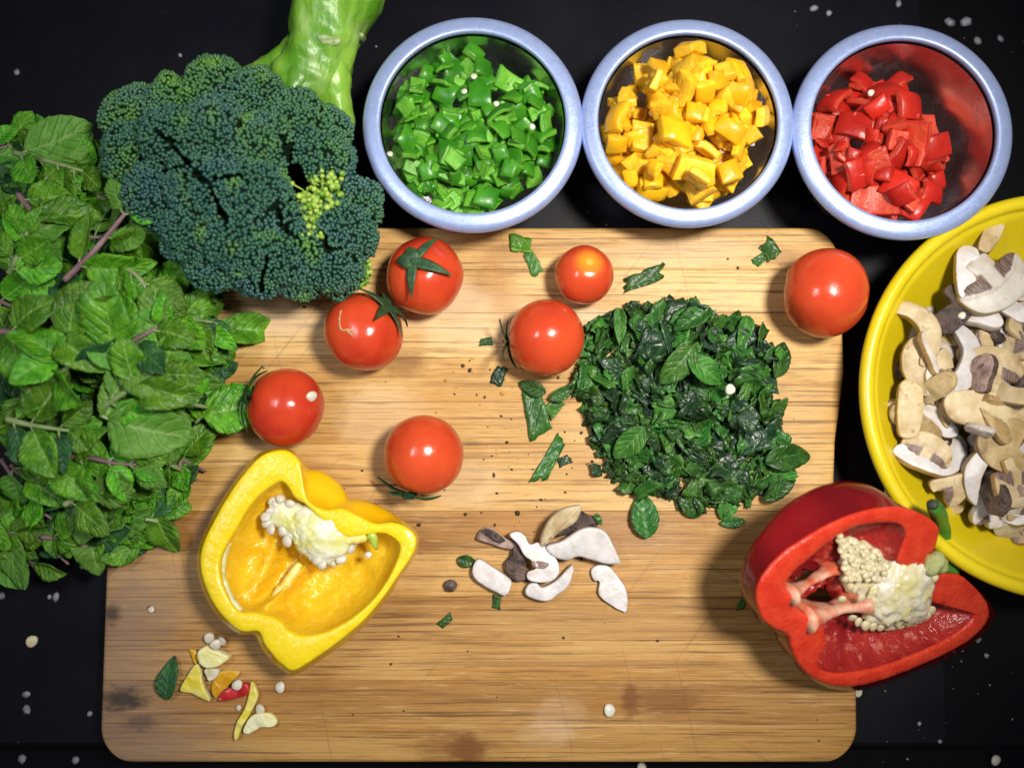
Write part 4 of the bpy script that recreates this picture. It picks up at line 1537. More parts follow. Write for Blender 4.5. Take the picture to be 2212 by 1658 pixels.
def leaf_geo(L, Wd, curl, fold, seed, nu=9, nv=15, serr=.05, wave=.0, thick=.0004):
    rnd = random.Random(seed)
    V, UV, F = [], [], []
    ph = rnd.uniform(0, 6)
    bend = rnd.uniform(-.25, .25)
    for lay in (0, 1):
        for j in range(nv):
            v = j / (nv - 1)
            w = Wd * .5 * (max(math.sin(PI * min(v * .985 + .01, 1)), 0) ** .62) * (1.15 - .34 * v)
            w *= 1 + serr * (1 if j % 2 else -1) * (v > .08)
            cx = bend * L * v * v
            for i in range(nu):
                u = i / (nu - 1) * 2 - 1
                x, y = cx + u * w, L * v
                z = abs(u) * w * fold - curl * L * v * v + wave * math.sin(v * 9 + ph + u) * abs(u) * L
                z += .05 * L * mnoise.noise(Vector((u * 1.3 + seed, v * 2.4, ph))) + .022 * L * mnoise.noise(Vector((u * 3.2 + seed, v * 6.5, ph)))
                V.append((x, y, z - lay * thick)); UV.append((u * .5 + .5, v))
    n0 = nu * nv
    for j in range(nv - 1):
        for i in range(nu - 1):
            a = j * nu + i
            F.append((a, a + 1, a + nu + 1, a + nu))
            F.append((a + n0, a + nu + n0, a + nu + 1 + n0, a + 1 + n0))
        for i in (0, nu - 1):
            a = j * nu + i
            F.append((a, a + nu, a + nu + n0, a + n0) if i == 0 else (a + nu, a, a + n0, a + nu + n0))
    return V, F, UV


broccoli()
# ------------------------------------------------------------------ the heap of mint sprigs
M['mint_stem'] = flesh('mint_stem_purple', (0.16, 0.085, 0.10), (0.26, 0.17, 0.17), .4, 120, bump=.0002, bscale=500, hue=.4)
M['mint_stem_green'] = flesh('mint_stem_green', (0.13, 0.22, 0.06), (0.26, 0.33, 0.15), .4, 120, bump=.0002, bscale=500, hue=.4)
HEAP = [(-80, 225), (60, 240), (140, 262), (222, 290), (260, 380), (300, 440), (420, 480), (430, 560), (440, 610), (470, 650), (505, 690), (520, 760), (500, 800), (490, 850),
        (500, 880), (470, 960), (440, 1040), (385, 1075), (375, 1150), (300, 1190), (230, 1230), (120, 1245), (-80, 1250)]
LEAVES = {}
_lr = random.Random(21)
for kind in ('leaf', 'leaf_pale', 'leaf_dark'):
    LEAVES[kind] = []
    for i in range(14):
        L = .0242 * _lr.uniform(.88, 1.12)
        v, f, uv = leaf_geo(L, L * _lr.uniform(.60, .86), _lr.uniform(-.15, .5), _lr.uniform(-.15, .6), i + 40, wave=_lr.uniform(.02, .08), serr=.022)
        LEAVES[kind].append(mk('leaf', v, f, M[kind], uv=uv))


def heap_z(px, py):
    e = 1 - ((px - 60) / 520) ** 2 - ((py - 740) / 560) ** 2
    return .014 + .046 * max(e, 0) ** .7


def put_leaf(root, p, ang, tilt, roll, size, kind, rnd):
    """leaf whose foot is at p (root space), pointing along ang, tilted up or down by tilt"""
    o = link('leaf', LEAVES[kind][rnd.randrange(14)], root)
    m = Matrix.Rotation(ang - PI / 2, 3, 'Z') @ Matrix.Rotation(tilt, 3, 'X') @ Matrix.Rotation(roll, 3, 'Y')
    o.rotation_euler = m.to_euler()
    o.location = p
    o.scale = (size, size, size)
    return o


SPRIG_N = 0


def sprig(pts, nodes, rnd, size=1.0, stem_r=.0011, purple=True, label=None, tip=True, keep=None, spread=1.0, tilt0=0.0, dark=0.0):
    """pts: (px, py, z) along the stem"""
    global SPRIG_N
    SPRIG_N += 1
    W = [at(x, y, z) for x, y, z in pts]
    b = W[0]
    root = empty('mint_sprig', (b.x, b.y, PANEL_Z))
    tag(root, label or 'fresh green mint sprig in the leafy heap left of the board', 'mint sprig', 'mint sprigs in the heap')
    path = spline([w - root.location for w in W], 18)
    rr = [stem_r * (1.1 - .5 * i / 17) for i in range(18)]
    v, f = tube(path, rr, 8, .00012, 300)
    link('stem', mk('stem', v, f, M['mint_stem' if purple else 'mint_stem_green']), root)
    for k in range(nodes):
        t = (k + .6) / nodes * .96
        i = min(int(t * 17), 16)
        p = path[i]
        d = (path[i + 1] - path[i]).normalized()
        a = math.atan2(d.y, d.x)
        for s in (-1, 1):
            ang = a + s * rnd.uniform(.55, 1.25) * spread
            sz = size * rnd.uniform(.75, 1.12) * (1.0 if k < nodes - 1 else .75)
            wp = p + root.location
            tipw = wp + Vector((math.cos(ang), math.sin(ang), 0)) * .026 * sz
            if keep and not keep(tipw): continue
            tl = rnd.gauss(.10, .28) + tilt0
            # pet stalk
            foot = p + Vector((math.cos(ang), math.sin(ang), .25)) * .003
            v, f = tube([p, (p + foot) / 2 + Vector((0, 0, .0004)), foot + Vector((math.cos(ang), math.sin(ang), 0)) * .001], [.0006, .0005, .00045], 6)
            link('leaf_stalk', mk('leaf_stalk', v, f, M['mint_stem_green']), root)
            q = rnd.random()
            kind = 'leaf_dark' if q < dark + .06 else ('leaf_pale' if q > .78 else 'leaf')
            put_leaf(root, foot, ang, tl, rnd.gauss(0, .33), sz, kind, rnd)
    if tip:
        d = (path[-1] - path[-2]).normalized()
        a = math.atan2(d.y, d.x)
        for s in (-.5, .5):
            wp = path[-1] + root.location + Vector((math.cos(a + s), math.sin(a + s), 0)) * .02 * size
            if keep and not keep(wp): continue
            put_leaf(root, path[-1], a + s, rnd.gauss(.1, .2), rnd.gauss(0, .3), size * .62, 'leaf', rnd)
    return root


def heap():
    rnd = random.Random(77)
    wp = [at(x, y, heap_z(x, y)) for x, y in HEAP]

    def keep(p):
        # compare where the leaf tip lies with the outline of the heap on the table
        return inside([(q.x, q.y) for q in wp], p.x, p.y)
    # lower layers: sprigs fanning out to the right
    n = 0
    while n < 104:
        x, y = rnd.uniform(-60, 430), rnd.uniform(255, 1225)
        if not inside(HEAP, x, y): continue
        z = heap_z(x, y) * rnd.uniform(.35, .95)
        out = math.atan2(-(y - 760), (x + 250)) + rnd.gauss(0, .55)
        Lp = rnd.uniform(110, 210)
        x2, y2 = x + math.cos(out) * Lp, y - math.sin(out) * Lp
        if not inside(HEAP, x2, y2): x2, y2 = x + (x2 - x) * .4, y + (y2 - y) * .4
        if not inside(HEAP, x2, y2): continue
        xm, ym = (x + x2) / 2 + rnd.gauss(0, 14), (y + y2) / 2 + rnd.gauss(0, 14)
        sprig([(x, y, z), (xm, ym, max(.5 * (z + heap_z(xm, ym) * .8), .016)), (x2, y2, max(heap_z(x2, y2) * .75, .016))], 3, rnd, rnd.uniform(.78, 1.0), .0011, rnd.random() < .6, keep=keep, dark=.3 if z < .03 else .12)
        n += 1
    # sprigs on top whose stems show
    top = [([(40, 420, .05), (72, 470, .055), (76, 540, .054)], 2, 1, 'mint sprig with a short upright pale purple stem in the upper heap'),
           ([(140, 605, .058), (205, 540, .062), (255, 480, .064), (275, 455, .064)], 2, 1, 'mint sprig with a thick curved purple stem against the broccoli'),
           ([(225, 780, .064), (285, 738, .066), (345, 705, .064)], 2, 1, 'mint sprig with a straight purple stem in the middle of the heap'),
           ([(-10, 715, .062), (110, 722, .066), (215, 728, .066), (300, 742, .062)], 3, 1, 'mint sprig with a long horizontal brown stem from the left edge'),
           ([(15, 905, .06), (70, 918, .062), (150, 930, .06)], 2, 0, 'mint sprig with a pale stem low in the heap near the left edge'),
           ([(90, 995, .055), (170, 985, .058), (250, 1000, .055), (300, 1003, .052)], 3, 1, 'mint sprig with a bent purple stem in the lower heap'),
           ([(140, 1090, .05), (180, 1062, .052), (220, 1035, .05)], 2, 0, 'mint sprig at the bottom of the heap with a pale brown stem'),
           ([(215, 885, .062), (265, 850, .066), (320, 815, .066), (350, 800, .064)], 2, 0, 'mint sprig with a forked pale green stem and young round leaves'),
           ([(300, 700, .056), (350, 690, .052), (420, 690, .044), (470, 700, .038)], 3, 0, 'mint sprig reaching towards the tomatoes'),
           ([(330, 860, .055), (400, 870, .05), (450, 880, .042)], 2, 0, 'mint sprig pointing right at the tomato beside the heap'),
           ([(20, 590, .058), (35, 560, .06), (60, 500, .06)], 2, 0, 'mint sprig with a pale stem and yellow green young leaves at far left'),
           ([(30, 330, .044), (110, 350, .046), (180, 370, .044)], 3, 0, 'mint sprig along the top of the heap'),
           ([(240, 560, .058), (300, 600, .056), (330, 650, .054)], 3, 0, 'mint sprig of large leaves below the broccoli'),
           ([(100, 820, .064), (150, 790, .066), (130, 760, .066)], 2, 0, 'mint sprig of broad leaves in the middle left of the heap')]
    for pts, k, pur, lab in top:
        sprig([(x, y, z + .003) for x, y, z in pts], k + 1, rnd, rnd.uniform(.92, 1.12), .0014, bool(pur), lab, keep=keep, tilt0=-.02)
    # leaves at the fringe that can be told apart
    for pts, lab, ang, sz, tl in (([(430, 690, .03), (480, 705, .028)], 'mint sprig whose round leaf juts furthest right over the bamboo', -.15, 1.0, -.15),
                                  ([(430, 905, .04), (440, 895, .04)], 'mint sprig whose pointed leaf touches the tomato calyx', .15, 1.15, -.12),
                                  ([(330, 1090, .03), (338, 1110, .03)], 'mint sprig whose round leaf hangs at the lower fringe over the board', -1.4, .85, -.3),
                                  ([(345, 500, .05), (355, 500, .05)], 'mint sprig whose crinkled leaf tucks under the broccoli', .1, 1.0, -.1),
                                  ([(225, 900, .066), (235, 905, .066)], 'mint sprig whose big pale leaf lies flat on top of the heap', -.35, 1.3, -.02)):
        W = [at(*q) for q in pts]
        root = empty('mint_sprig', (W[0].x, W[0].y, PANEL_Z))
        tag(root, lab, 'mint sprig', 'mint sprigs in the heap')
        a, b = W[0] - root.location, W[1] - root.location
        v, f = tube([a - (b - a) * .8, a, b], [.0009, .0008, .0006], 8)
        link('stem', mk('stem', v, f, M['mint_stem_green']), root)
        put_leaf(root, b, ang, tl, rnd.gauss(0, .1), sz, 'leaf_pale' if 'pale' in lab else 'leaf', rnd)
        put_leaf(root, a, ang + 1.3, tl - .1, rnd.gauss(0, .2), sz * .8, 'leaf', rnd)


heap()


# ------------------------------------------------------------------ chopped mint
def chop_mesh(rnd, size, mat, asp0=None):
    """ragged patch of leaf, creased and curled"""
    n, m = 6, 7
    asp = asp0 or rnd.choice((.4, .5, .7, .9, 1.2, 1.5))
    u0, v0 = rnd.uniform(0, .5), rnd.uniform(0, .45)
    cor = [(rnd.uniform(-.2, .2), rnd.uniform(-.2, .2)) for _ in range(4)]
    kx, ky = rnd.uniform(-1.6, 1.6), rnd.uniform(-.8, .8)
    V, UV, F = [], [], []
    sd = rnd.uniform(0, 99)
    for lay in (0, 1):
        for j in range(m):
            for i in range(n):
                u, v = i / (n - 1), j / (m - 1)
                dx = (1 - u) * (1 - v) * cor[0][0] + u * (1 - v) * cor[1][0] + (1 - u) * v * cor[2][0] + u * v * cor[3][0]
                dy = (1 - u) * (1 - v) * cor[0][1] + u * (1 - v) * cor[1][1] + (1 - u) * v * cor[2][1] + u * v * cor[3][1]
                jag = .16 if (i in (0, n - 1) or j in (0, m - 1)) else 0
                x = (u - .5 + dx + jag * mnoise.noise(Vector((u * 9, v * 9, sd)))) * size
                y = (v - .5 + dy + jag * mnoise.noise(Vector((u * 9, v * 9, sd + 5)))) * size * asp
                # curl about y, and crumple
                a = kx * (u - .5)
                z = size * (.5 * (1 - math.cos(a)) * kx * .6 + ky * (v - .5) ** 2 * .7) + size * .16 * mnoise.noise(Vector((u * 2.2 + sd, v * 2.2, 1)))
                z += abs(u - .45) * size * .18
                V.append((x * math.cos(a * .5), y, z - lay * .0004)); UV.append((u0 + u * .5, v0 + v * .5))
    n0 = n * m
    for j in range(m - 1):
        for i in range(n - 1):
            a = j * n + i
            F.append((a, a + 1, a + n + 1, a + n)); F.append((a + n0, a + n + n0, a + n + 1 + n0, a + 1 + n0))
    ring = [i for i in range(n)] + [j * n + n - 1 for j in range(1, m)] + [(m - 1) * n + i for i in range(n - 2, -1, -1)] + [j * n for j in range(m - 2, 0, -1)]
    for k in range(len(ring)):
        a, b = ring[k], ring[(k + 1) % len(ring)]
        F.append((a, a + n0, b + n0, b))
    return mk('mint_piece', V, F, mat, uv=UV)


PILE = [(1262, 700), (1320, 685), (1345, 672), (1440, 652), (1500, 658), (1545, 682), (1545, 715), (1575, 725), (1585, 690), (1605, 700), (1640, 722), (1690, 770), (1672, 800), (1660, 850), (1688, 905), (1682, 950), (1725, 990),
        (1700, 1050), (1650, 1065), (1600, 1095), (1480, 1095), (1390, 1055), (1310, 1030), (1275, 1010), (1285, 970), (1270, 905), (1250, 865), (1255, 800)]


def chopped():
    rnd = random.Random(31)
    ms = {}
    for k in ('chop', 'chop_bright', 'chop_black'):
        ms[k] = [chop_mesh(rnd, .0106 * rnd.uniform(.6, 1.25), M[k]) for _ in range(16)]
    pw = [at(x, y, BOARD_Z + .006) for x, y in PILE]
    pw2 = [(p.x, p.y) for p in pw]
    cx = sum(p[0] for p in pw2) / len(pw2); cy = sum(p[1] for p in pw2) / len(pw2)
    ex = max(abs(p[0] - cx) for p in pw2); ey = max(abs(p[1] - cy) for p in pw2)
    H = Height(cx, cy, .08, fn=lambda X, Y: np.full_like(X, BOARD_Z + .0004))
    t5 = T[5]
    # the finest shreds at the bottom of the heap, too small to pick apart
    SV, SF, SU, SI = [], [], [], []
    kk = ('chop', 'chop_bright', 'chop_black')
    m_ = 0
    while m_ < 700:
        x, y = rnd.uniform(cx - ex, cx + ex), rnd.uniform(cy - ey, cy + ey)
        if not inside(pw2, x, y) or math.hypot(x - t5[2].x, y - t5[2].y) < t5[1] * 1.05: continue
        k = rnd.choice((0, 0, 0, 1, 2))
        me = ms[kk[k]][rnd.randrange(16)]
        s = rnd.uniform(.45, .85)
        z, nr = H.drop(x, y, .003 * s, .0009 * s, 75)
        q = (nr * .8 + Vector((rnd.gauss(0, .5), rnd.gauss(0, .5), .2))).normalized().to_track_quat('Z', 'Y').to_matrix() @ Matrix.Rotation(rnd.uniform(0, 6.3), 3, 'Z')
        b = len(SV)
        SV += [q @ (v.co * s) + Vector((x, y, z + .0016)) for v in me.vertices]
        uvl = {}
        for lp, ud in zip(me.loops, me.uv_layers[0].data): uvl[lp.vertex_index] = tuple(ud.uv)
        SU += [uvl[i] for i in range(len(me.vertices))]
        SF += [tuple(i + b for i in p.vertices) for p in me.polygons]
        SI += [k] * len(me.polygons)
        m_ += 1
    o = link('mint_shreds', mk('mint_shreds', SV, SF, [M[k] for k in kk], SI, uv=SU))
    tag(o, 'finest shreds of mint at the bottom of the chopped heap', None, None, 'stuff')
    n = 0
    while n < 298:
        x, y = rnd.uniform(cx - ex, cx + ex), rnd.uniform(cy - ey, cy + ey)
        if not inside(pw2, x, y): continue
        if math.hypot(x - t5[2].x, y - t5[2].y) < t5[1] * 1.05: continue
        d = math.hypot((x - cx) / ex, (y - cy) / ey)
        if n > 170 and d > .75 and rnd.random() < .6: continue
        q = rnd.random()
        k = 'chop' if q < .60 else ('chop_bright' if q < .76 else 'chop_black')
        s = rnd.uniform(.75, 1.25)
        z, nr = H.drop(x, y, .0045 * s, .0013 * s, 75)
        o = link('mint_piece', ms[k][rnd.randrange(16)])
        nr = (nr * .8 + Vector((rnd.gauss(0, .5), rnd.gauss(0, .5), .2))).normalized()
        o.rotation_euler = (nr.to_track_quat('Z', 'Y').to_matrix() @ Matrix.Rotation(rnd.uniform(0, 6.3), 3, 'Z')).to_euler()
        o.location = (x, y, z + .0024)
        o.scale = (s, s, s)
        tag(o, 'dark wet shred of mint in the chopped heap on the board', 'mint piece', 'chopped mint heap')
        n += 1
    # larger pieces on and around the heap, each one its own
    def big(px, py, L, Wd, ang, z, lab, kind='chop', nx=0., ny=0., curl=.2, fold=.3, sd=0):
        v, f, uv = leaf_geo(L * mpp(z), Wd * mpp(z), curl, fold, sd + int(px), wave=.03, serr=.02)
        v = [(a, b - L * mpp(z) * .5, c) for a, b, c in v]
        lo = min(c for a, b, c in v)
        me = mk('mint_leaf', v, f, M[kind], uv=uv)
        o = link('mint_leaf', me)
        m = Vector((nx, ny, 1)).normalized().to_track_quat('Z', 'Y').to_matrix() @ Matrix.Rotation(math.radians(ang) - PI / 2, 3, 'Z')
        o.rotation_euler = m.to_euler()
        p = at(px, py, z)
        o.location = (p.x, p.y, z - (lo if abs(nx) + abs(ny) < .01 else 0))
        tag(o, lab, 'mint leaf', 'loose mint leaves')
        return o
    hz = BOARD_Z + .016
    big(1465, 790, 105, 62, 205, hz + .004, 'largest bright green mint leaf lying on top of the chopped heap', 'chop_bright', .1, -.2)
    big(1527, 800, 100, 55, 265, hz + .003, 'bright half leaf beside the largest leaf on the chopped heap', 'chop_bright', .2, -.1)
    big(1500, 690, 90, 48, 20, hz - .004, 'wet mint leaf folded at the top of the chopped heap', 'chop', -.1, .3, .2, .6)
    big(1612, 715, 75, 34, 100, hz - .005, 'upright pointed leaf at the upper right of the chopped heap', 'chop_bright', .1, .3, .2, .6)
    big(1690, 775, 90, 42, -50, BOARD_Z + .008, 'crinkled leaf end jutting out at the right of the chopped heap', 'chop', .2, .1)
    big(1705, 980, 110, 62, -35, BOARD_Z + .010, 'glossy dark leaf tip at the lower right of the chopped heap', 'chop', .2, -.15)
    big(1690, 1050, 95, 44, 10, BOARD_Z + .007, 'leaf half at the lower right corner of the chopped heap', 'chop', .1, -.2)
    big(1362, 960, 95, 55, -60, hz - .002, 'veined leaf half on the lower left of the chopped heap', 'chop_bright', -.25, -.1)
    big(1388, 1112, 96, 60, -78, BOARD_Z + .0006, 'whole dark mint leaf lying just below the chopped heap', 'chop', 0, 0, .1, .3)
    big(1572, 1088, 70, 42, 60, BOARD_Z + .004, 'small bright leaf at the bottom of the chopped heap', 'chop_bright', .05, -.2)
    big(1496, 1090, 62, 44, 100, BOARD_Z + .004, 'squarish leaf scrap at the bottom of the chopped heap', 'chop', .05, -.2)
    big(1345, 700, 80, 30, 60, hz - .006, 'yellow green leaf base at the upper left of the chopped heap', 'chop_bright', -.2, .2, .1, .5)
    big(1150, 838, 62, 34, 160, BOARD_Z + .004, 'dark leaf strip lying under the orange red tomato', 'chop', 0, -.2)
    big(1218, 852, 62, 30, 15, BOARD_Z + .006, 'leaf strip joining the tomato and the chopped heap', 'chop', 0, -.2)
    return big


BIG = chopped()

# scraps of leaf lying loose on the board
for px, py, L, W_, ang, kind, lab in (
        (1124, 531, 48, 30, 165, 'leaf', 'square green leaf scrap near the top edge below the green cup'),
        (1150, 567, 58, 26, -68, 'chop_bright', 'narrow bright leaf scrap left of the smallest tomato'),
        (1660, 539, 36, 28, -50, 'chop', 'dark leaf scrap near the upper right corner of the board'),
        (1637, 562, 30, 20, 215, 'chop', 'tiny leaf scrap below left of the corner scrap'),
        (1392, 602, 86, 34, 18, 'chop', 'dark curled leaf scrap right of the smallest tomato'),
        (1047, 740, 24, 14, 10, 'chop', 'tiny green scrap left of the orange red tomato'),
        (1076, 810, 34, 24, 70, 'chop_black', 'black leaf scrap below left of the orange red tomato'),
        (1158, 888, 84, 42, -75, 'chop', 'long grey green leaf scrap left of the chopped heap'),
        (1193, 882, 34, 24, 50, 'chop_bright', 'small bright scrap next to the grey green leaf scrap'),
        (1188, 990, 120, 26, 62, 'chop', 'long thin strip of mint left of the chopped heap'),
        (1218, 996, 26, 17, 20, 'chop_black', 'tiny blue black scrap right of the long thin strip'),
        (1580, 1128, 54, 24, 8, 'chop', 'thin dark leaf scrap under the chopped heap'),
        (1008, 1212, 40, 28, 160, 'chop', 'dark leaf tip beside the mushroom slices'),
        (1073, 1302, 28, 20, 80, 'chop', 'small dark scrap below the mushroom slices'),
        (961, 1340, 30, 13, 40, 'chop', 'narrow green scrap below the dark pellet'),
        (1603, 1300, 40, 15, 60, 'chop', 'thin dark sliver in the shadow of the red pepper'),
        (362, 1462, 86, 46, -82, 'leaf_dark', 'dull green leaf at the left of the pepper scraps'),
        (848, 985, 26, 9, 40, 'chop_black', 'hair-thin dark shred left of the lower tomato')):
    if kind == 'leaf_dark' or L in (54, 40):
        BIG(px, py, L, W_, ang, BOARD_Z + .0005, lab, kind, 0, 0, .12, .3, 7)
        continue
    rr_ = random.Random(int(px * 3 + py))
    me = chop_mesh(rr_, W_ * mpp(BOARD_Z) * 1.05, M[kind], L / W_)
    lo_ = sorted(v.co.z for v in me.vertices)[6]
    o = link('leaf_scrap', me, None, None)
    p = at(px, py, BOARD_Z)
    o.location = (p.x, p.y, BOARD_Z - lo_ + .0002)
    o.rotation_euler = (rr_.uniform(-.12, .12), rr_.uniform(-.12, .12), math.radians(ang) - PI / 2)
    tag(o, lab, 'leaf scrap', 'loose leaf scraps on the board')


# ------------------------------------------------------------------ mushrooms
def mush_mats():
    def mm(name, a, b, stain, k, rough=.5, sss=.15, bs=300, bd=.0004, gill=False):
        g = G(name)
        v = g.shift(g.obj(), g.rnd())
        c = g.mix(g.ramp(g.noise(v, 130, 4), .35, .65), a, b)
        c = g.mix(g.ramp(g.noise(v, 70, 4, .6), .50, .72, 0, k), c, stain)
        c = g.mix(g.ramp(g.noise(v, 260, 3), .60, .72, 0, k), c, stain)
        if gill:
            # gills: a dark striated band under the cap, on both sides of the stalk
            sp = g.t.nodes.new('ShaderNodeSeparateXYZ'); g.set(sp.inputs[0], g.new('ShaderNodeUVMap'))
            x, y = sp.outputs[0], sp.outputs[1]
            jit = g.math('MULTIPLY_ADD', g.noise(v, 240, 3), .16, -.08)
            yy = g.math('ADD', g.math('ADD', y, g.math('MULTIPLY', g.math('MULTIPLY', x, x), .35)), jit)
            band = g.math('MULTIPLY', g.ramp(yy, .16, .08, 0, 1), g.ramp(yy, -.34, -.26, 0, 1))
            band = g.math('MULTIPLY', band, g.ramp(g.math('ABSOLUTE', x), .16, .24, 0, 1))
            stri = g.noise(g.scale(g.new('ShaderNodeUVMap'), (26, 3, 1)), 1.0, 2)
            c = g.mix(band, c, g.mix(g.ramp(stri, .4, .6), (.10, .060, .050), (.22, .145, .12)))
            c = g.mix(g.ramp(g.math('ABSOLUTE', g.math('SUBTRACT', yy, .20)), .07, .01, 0, .35), c, (.36, .25, .17))
        h = g.t.nodes.new('ShaderNodeHueSaturation')
        g.set(h.inputs['Color'], c)
        g.set(h.inputs['Value'], g.math('MULTIPLY_ADD', g.rnd(), .3, .80))
        g.p(Base_Color=h.outputs[0], Roughness=rough)
        g.b.inputs['Subsurface Weight'].default_value = sss
        g.b.inputs['Subsurface Radius'].default_value = (.003, .002, .0015)
        g.b.inputs['Subsurface Scale'].default_value = 1.0
        g.bump(g.noise(v, bs, 4), bd)
        return g.m
    M['m_white'] = mm('mushroom_flesh_white', (0.56, 0.53, 0.54), (0.66, 0.63, 0.64), (.46, .34, .22), .55)
    M['m_gilled'] = mm('mushroom_slice_flesh', (0.56, 0.51, 0.46), (0.66, 0.61, 0.56), (.44, .30, .17), .5, gill=True)
    M['m_gilled_tan'] = mm('mushroom_slice_flesh_browned', (0.45, 0.33, 0.17), (0.57, 0.45, 0.27), (.27, .15, .06), .65, gill=True)
    M['m_cream'] = mm('mushroom_flesh_cream', (0.50, 0.38, 0.20), (0.60, 0.48, 0.29), (.32, .19, .07), .7)
    M['m_tan'] = mm('mushroom_flesh_tan', (0.37, 0.25, 0.10), (0.49, 0.36, 0.17), (.20, .11, .04), .8)
    M['m_skin'] = mm('mushroom_skin', (0.25, 0.14, 0.05), (0.42, 0.28, 0.13), (.10, .05, .02), .7, .45)
    M['m_skin_white'] = mm('mushroom_skin_pale', (0.44, 0.37, 0.31), (0.56, 0.50, 0.46), (.32, .22, .16), .5, .45)
    M['m_gill'] = mm('mushroom_gills', (0.040, 0.024, 0.022), (0.14, 0.09, 0.075), (.012, .008, .008), .9, .6, .05, 700, .0014)
    M['m_pink'] = mm('mushroom_gill_edge', (0.28, 0.18, 0.15), (0.42, 0.30, 0.27), (.08, .045, .04), .8, .55, .1, 500, .0010)


mush_mats()


def puff(me, amp, fr, seed, cuts=2):
    """give the flat cap faces of a slice some real relief"""
    bm = bmesh.new(); bm.from_mesh(me)
    caps = [f for f in bm.faces if len(f.verts) > 8]
    r = bmesh.ops.triangulate(bm, faces=caps, ngon_method='BEAUTY')
    tris = set(r['faces'])
    es = [e for e in bm.edges if len(e.link_faces) == 2 and all(f in tris for f in e.link_faces) and abs(e.verts[0].co.z - e.verts[1].co.z) < .02]
    bmesh.ops.subdivide_edges(bm, edges=es, cuts=cuts, use_grid_fill=True)
    bm.verts.ensure_lookup_table()
    for v in bm.verts:
        if not any(len(e.link_faces) < 2 for e in v.link_edges):
            v.co.z += amp * mnoise.fractal(Vector((v.co.x * fr, v.co.y * fr, seed + (0 if v.co.z < 0 else 0))), .8, 2, 3)
    for f in bm.faces: f.smooth = True
    bm.to_mesh(me); bm.free()
    return me


def mush_px(pts, z, th, lab, face, skin, nx=0., ny=0., wav=.0006, name='mushroom_slice', cat='mushroom', group='mushroom pieces on the board', K=.2069, OX=942.3, OY=1059.0, gill=None):
    P = [at(OX + x * K, OY + y * K, z + th) for x, y in pts]
    c = sum(P, Vector()) / len(P)
    v, f, n = slab([(p.x - c.x, p.y - c.y) for p in P], th, 64, .16, wav, 0, len(lab))
    I = [1] * (5 * n) + [0, 0]
    I[0:0] = []
    idx = []
    for r in range(5): idx += [0 if r in (0, 4) else 1] * n
    idx += [0, 0]
    root_z = z
    v = [(a, b, h + nx * a + ny * b) for a, b, h in v]
    lo = min(h for a, b, h in v)
    o = link(name, puff(mk(name, v, f, [M[face], M[skin]], idx), .0009, 160, len(lab)))
    o.location = (c.x, c.y, z - (lo if abs(nx) + abs(ny) > 0 else 0))
    tag(o, lab, cat, group)
    return o


bz = BOARD_Z + .0003
mush_px([(1620, 880), (1630, 810), (1720, 770), (1800, 790), (1900, 900), (1990, 1060), (1990, 1260), (1940, 1260), (1830, 1200), (1700, 1090), (1705, 950), (1655, 945)], bz, .0032,
        'white crescent mushroom slice lying apart at the right of its pile', 'm_white', 'm_skin_white')
mush_px([(380, 800), (440, 715), (560, 780), (700, 870), (790, 960), (730, 1100), (620, 1060), (500, 1000), (390, 910)], bz, .0060, 'white block of mushroom stalk at the left of the board pile', 'm_white', 'm_skin_white')
mush_px([(930, 1080), (960, 985), (1040, 960), (1100, 1010), (1200, 970), (1290, 900), (1420, 770), (1430, 860), (1370, 1010), (1270, 1090), (1180, 1150), (1040, 1140)], bz, .0058,
        'curved cap slice at the bottom of the board mushroom pile', 'm_white', 'm_skin_white', .05, .05)
mush_px([(720, 760), (790, 660), (800, 520), (880, 600), (930, 750), (940, 920), (850, 950), (760, 900)], bz, .0055, 'dark brown gill chunk in the middle of the board mushroom pile', 'm_gill', 'm_gill', wav=.0018)
mush_px([(420, 500), (480, 400), (560, 385), (640, 440), (720, 500), (800, 550), (790, 610), (690, 600), (580, 560), (480, 530)], bz, .0050, 'pinkish gill strip at the upper left of the board mushroom pile', 'm_pink', 'm_skin_white', wav=.0016)
mush_px([(470, 425), (550, 400), (640, 450), (720, 520), (650, 545), (560, 500)], bz + .0046, .0022, 'dark gill sliver on the pinkish gill strip', 'm_gill', 'm_gill', wav=.0012)
mush_px([(760, 460), (850, 425), (930, 470), (980, 560), (1060, 540), (1160, 600), (1270, 740), (1285, 860), (1200, 950), (1060, 960), (955, 930), (950, 850), (1040, 810), (1000, 740), (920, 680), (850, 560)], bz + .004, .0050,
        'twisted white mushroom slice in the centre of the board pile', 'm_white', 'm_pink', .03, .02, .0016)
mush_px([(1000, 740), (1100, 740), (1180, 770), (1120, 815), (1020, 800)], bz + .0086, .0016, 'brown gill fold on the twisted mushroom slice', 'm_pink', 'm_gill', wav=.0008)
mush_px([(1480, 200), (1580, 250), (1700, 300), (1735, 340), (1600, 390), (1450, 430), (1280, 480), (1240, 460), (1350, 380), (1440, 310)], bz, .0070, 'dark gill wedge between the two big cap slices', 'm_gill', 'm_gill', wav=.0016)
mush_px([(1085, 560), (1105, 450), (1180, 300), (1300, 195), (1420, 155), (1512, 155), (1485, 260), (1440, 335), (1300, 425), (1180, 535), (1120, 595)], bz + .003, .0085,
        'tall cream cap wedge standing at the top of the board pile', 'm_cream', 'm_skin_white', .10, .25)
mush_px([(1150, 575), (1300, 525), (1500, 400), (1640, 380), (1760, 420), (1850, 570), (1925, 740), (1900, 768), (1780, 770), (1600, 720), (1480, 690), (1380, 730), (1260, 710), (1170, 645)], bz + .002, .0080,
        'largest cream white cap slice at the right of the board pile', 'm_white', 'm_skin_white', -.02, .18, .0012)
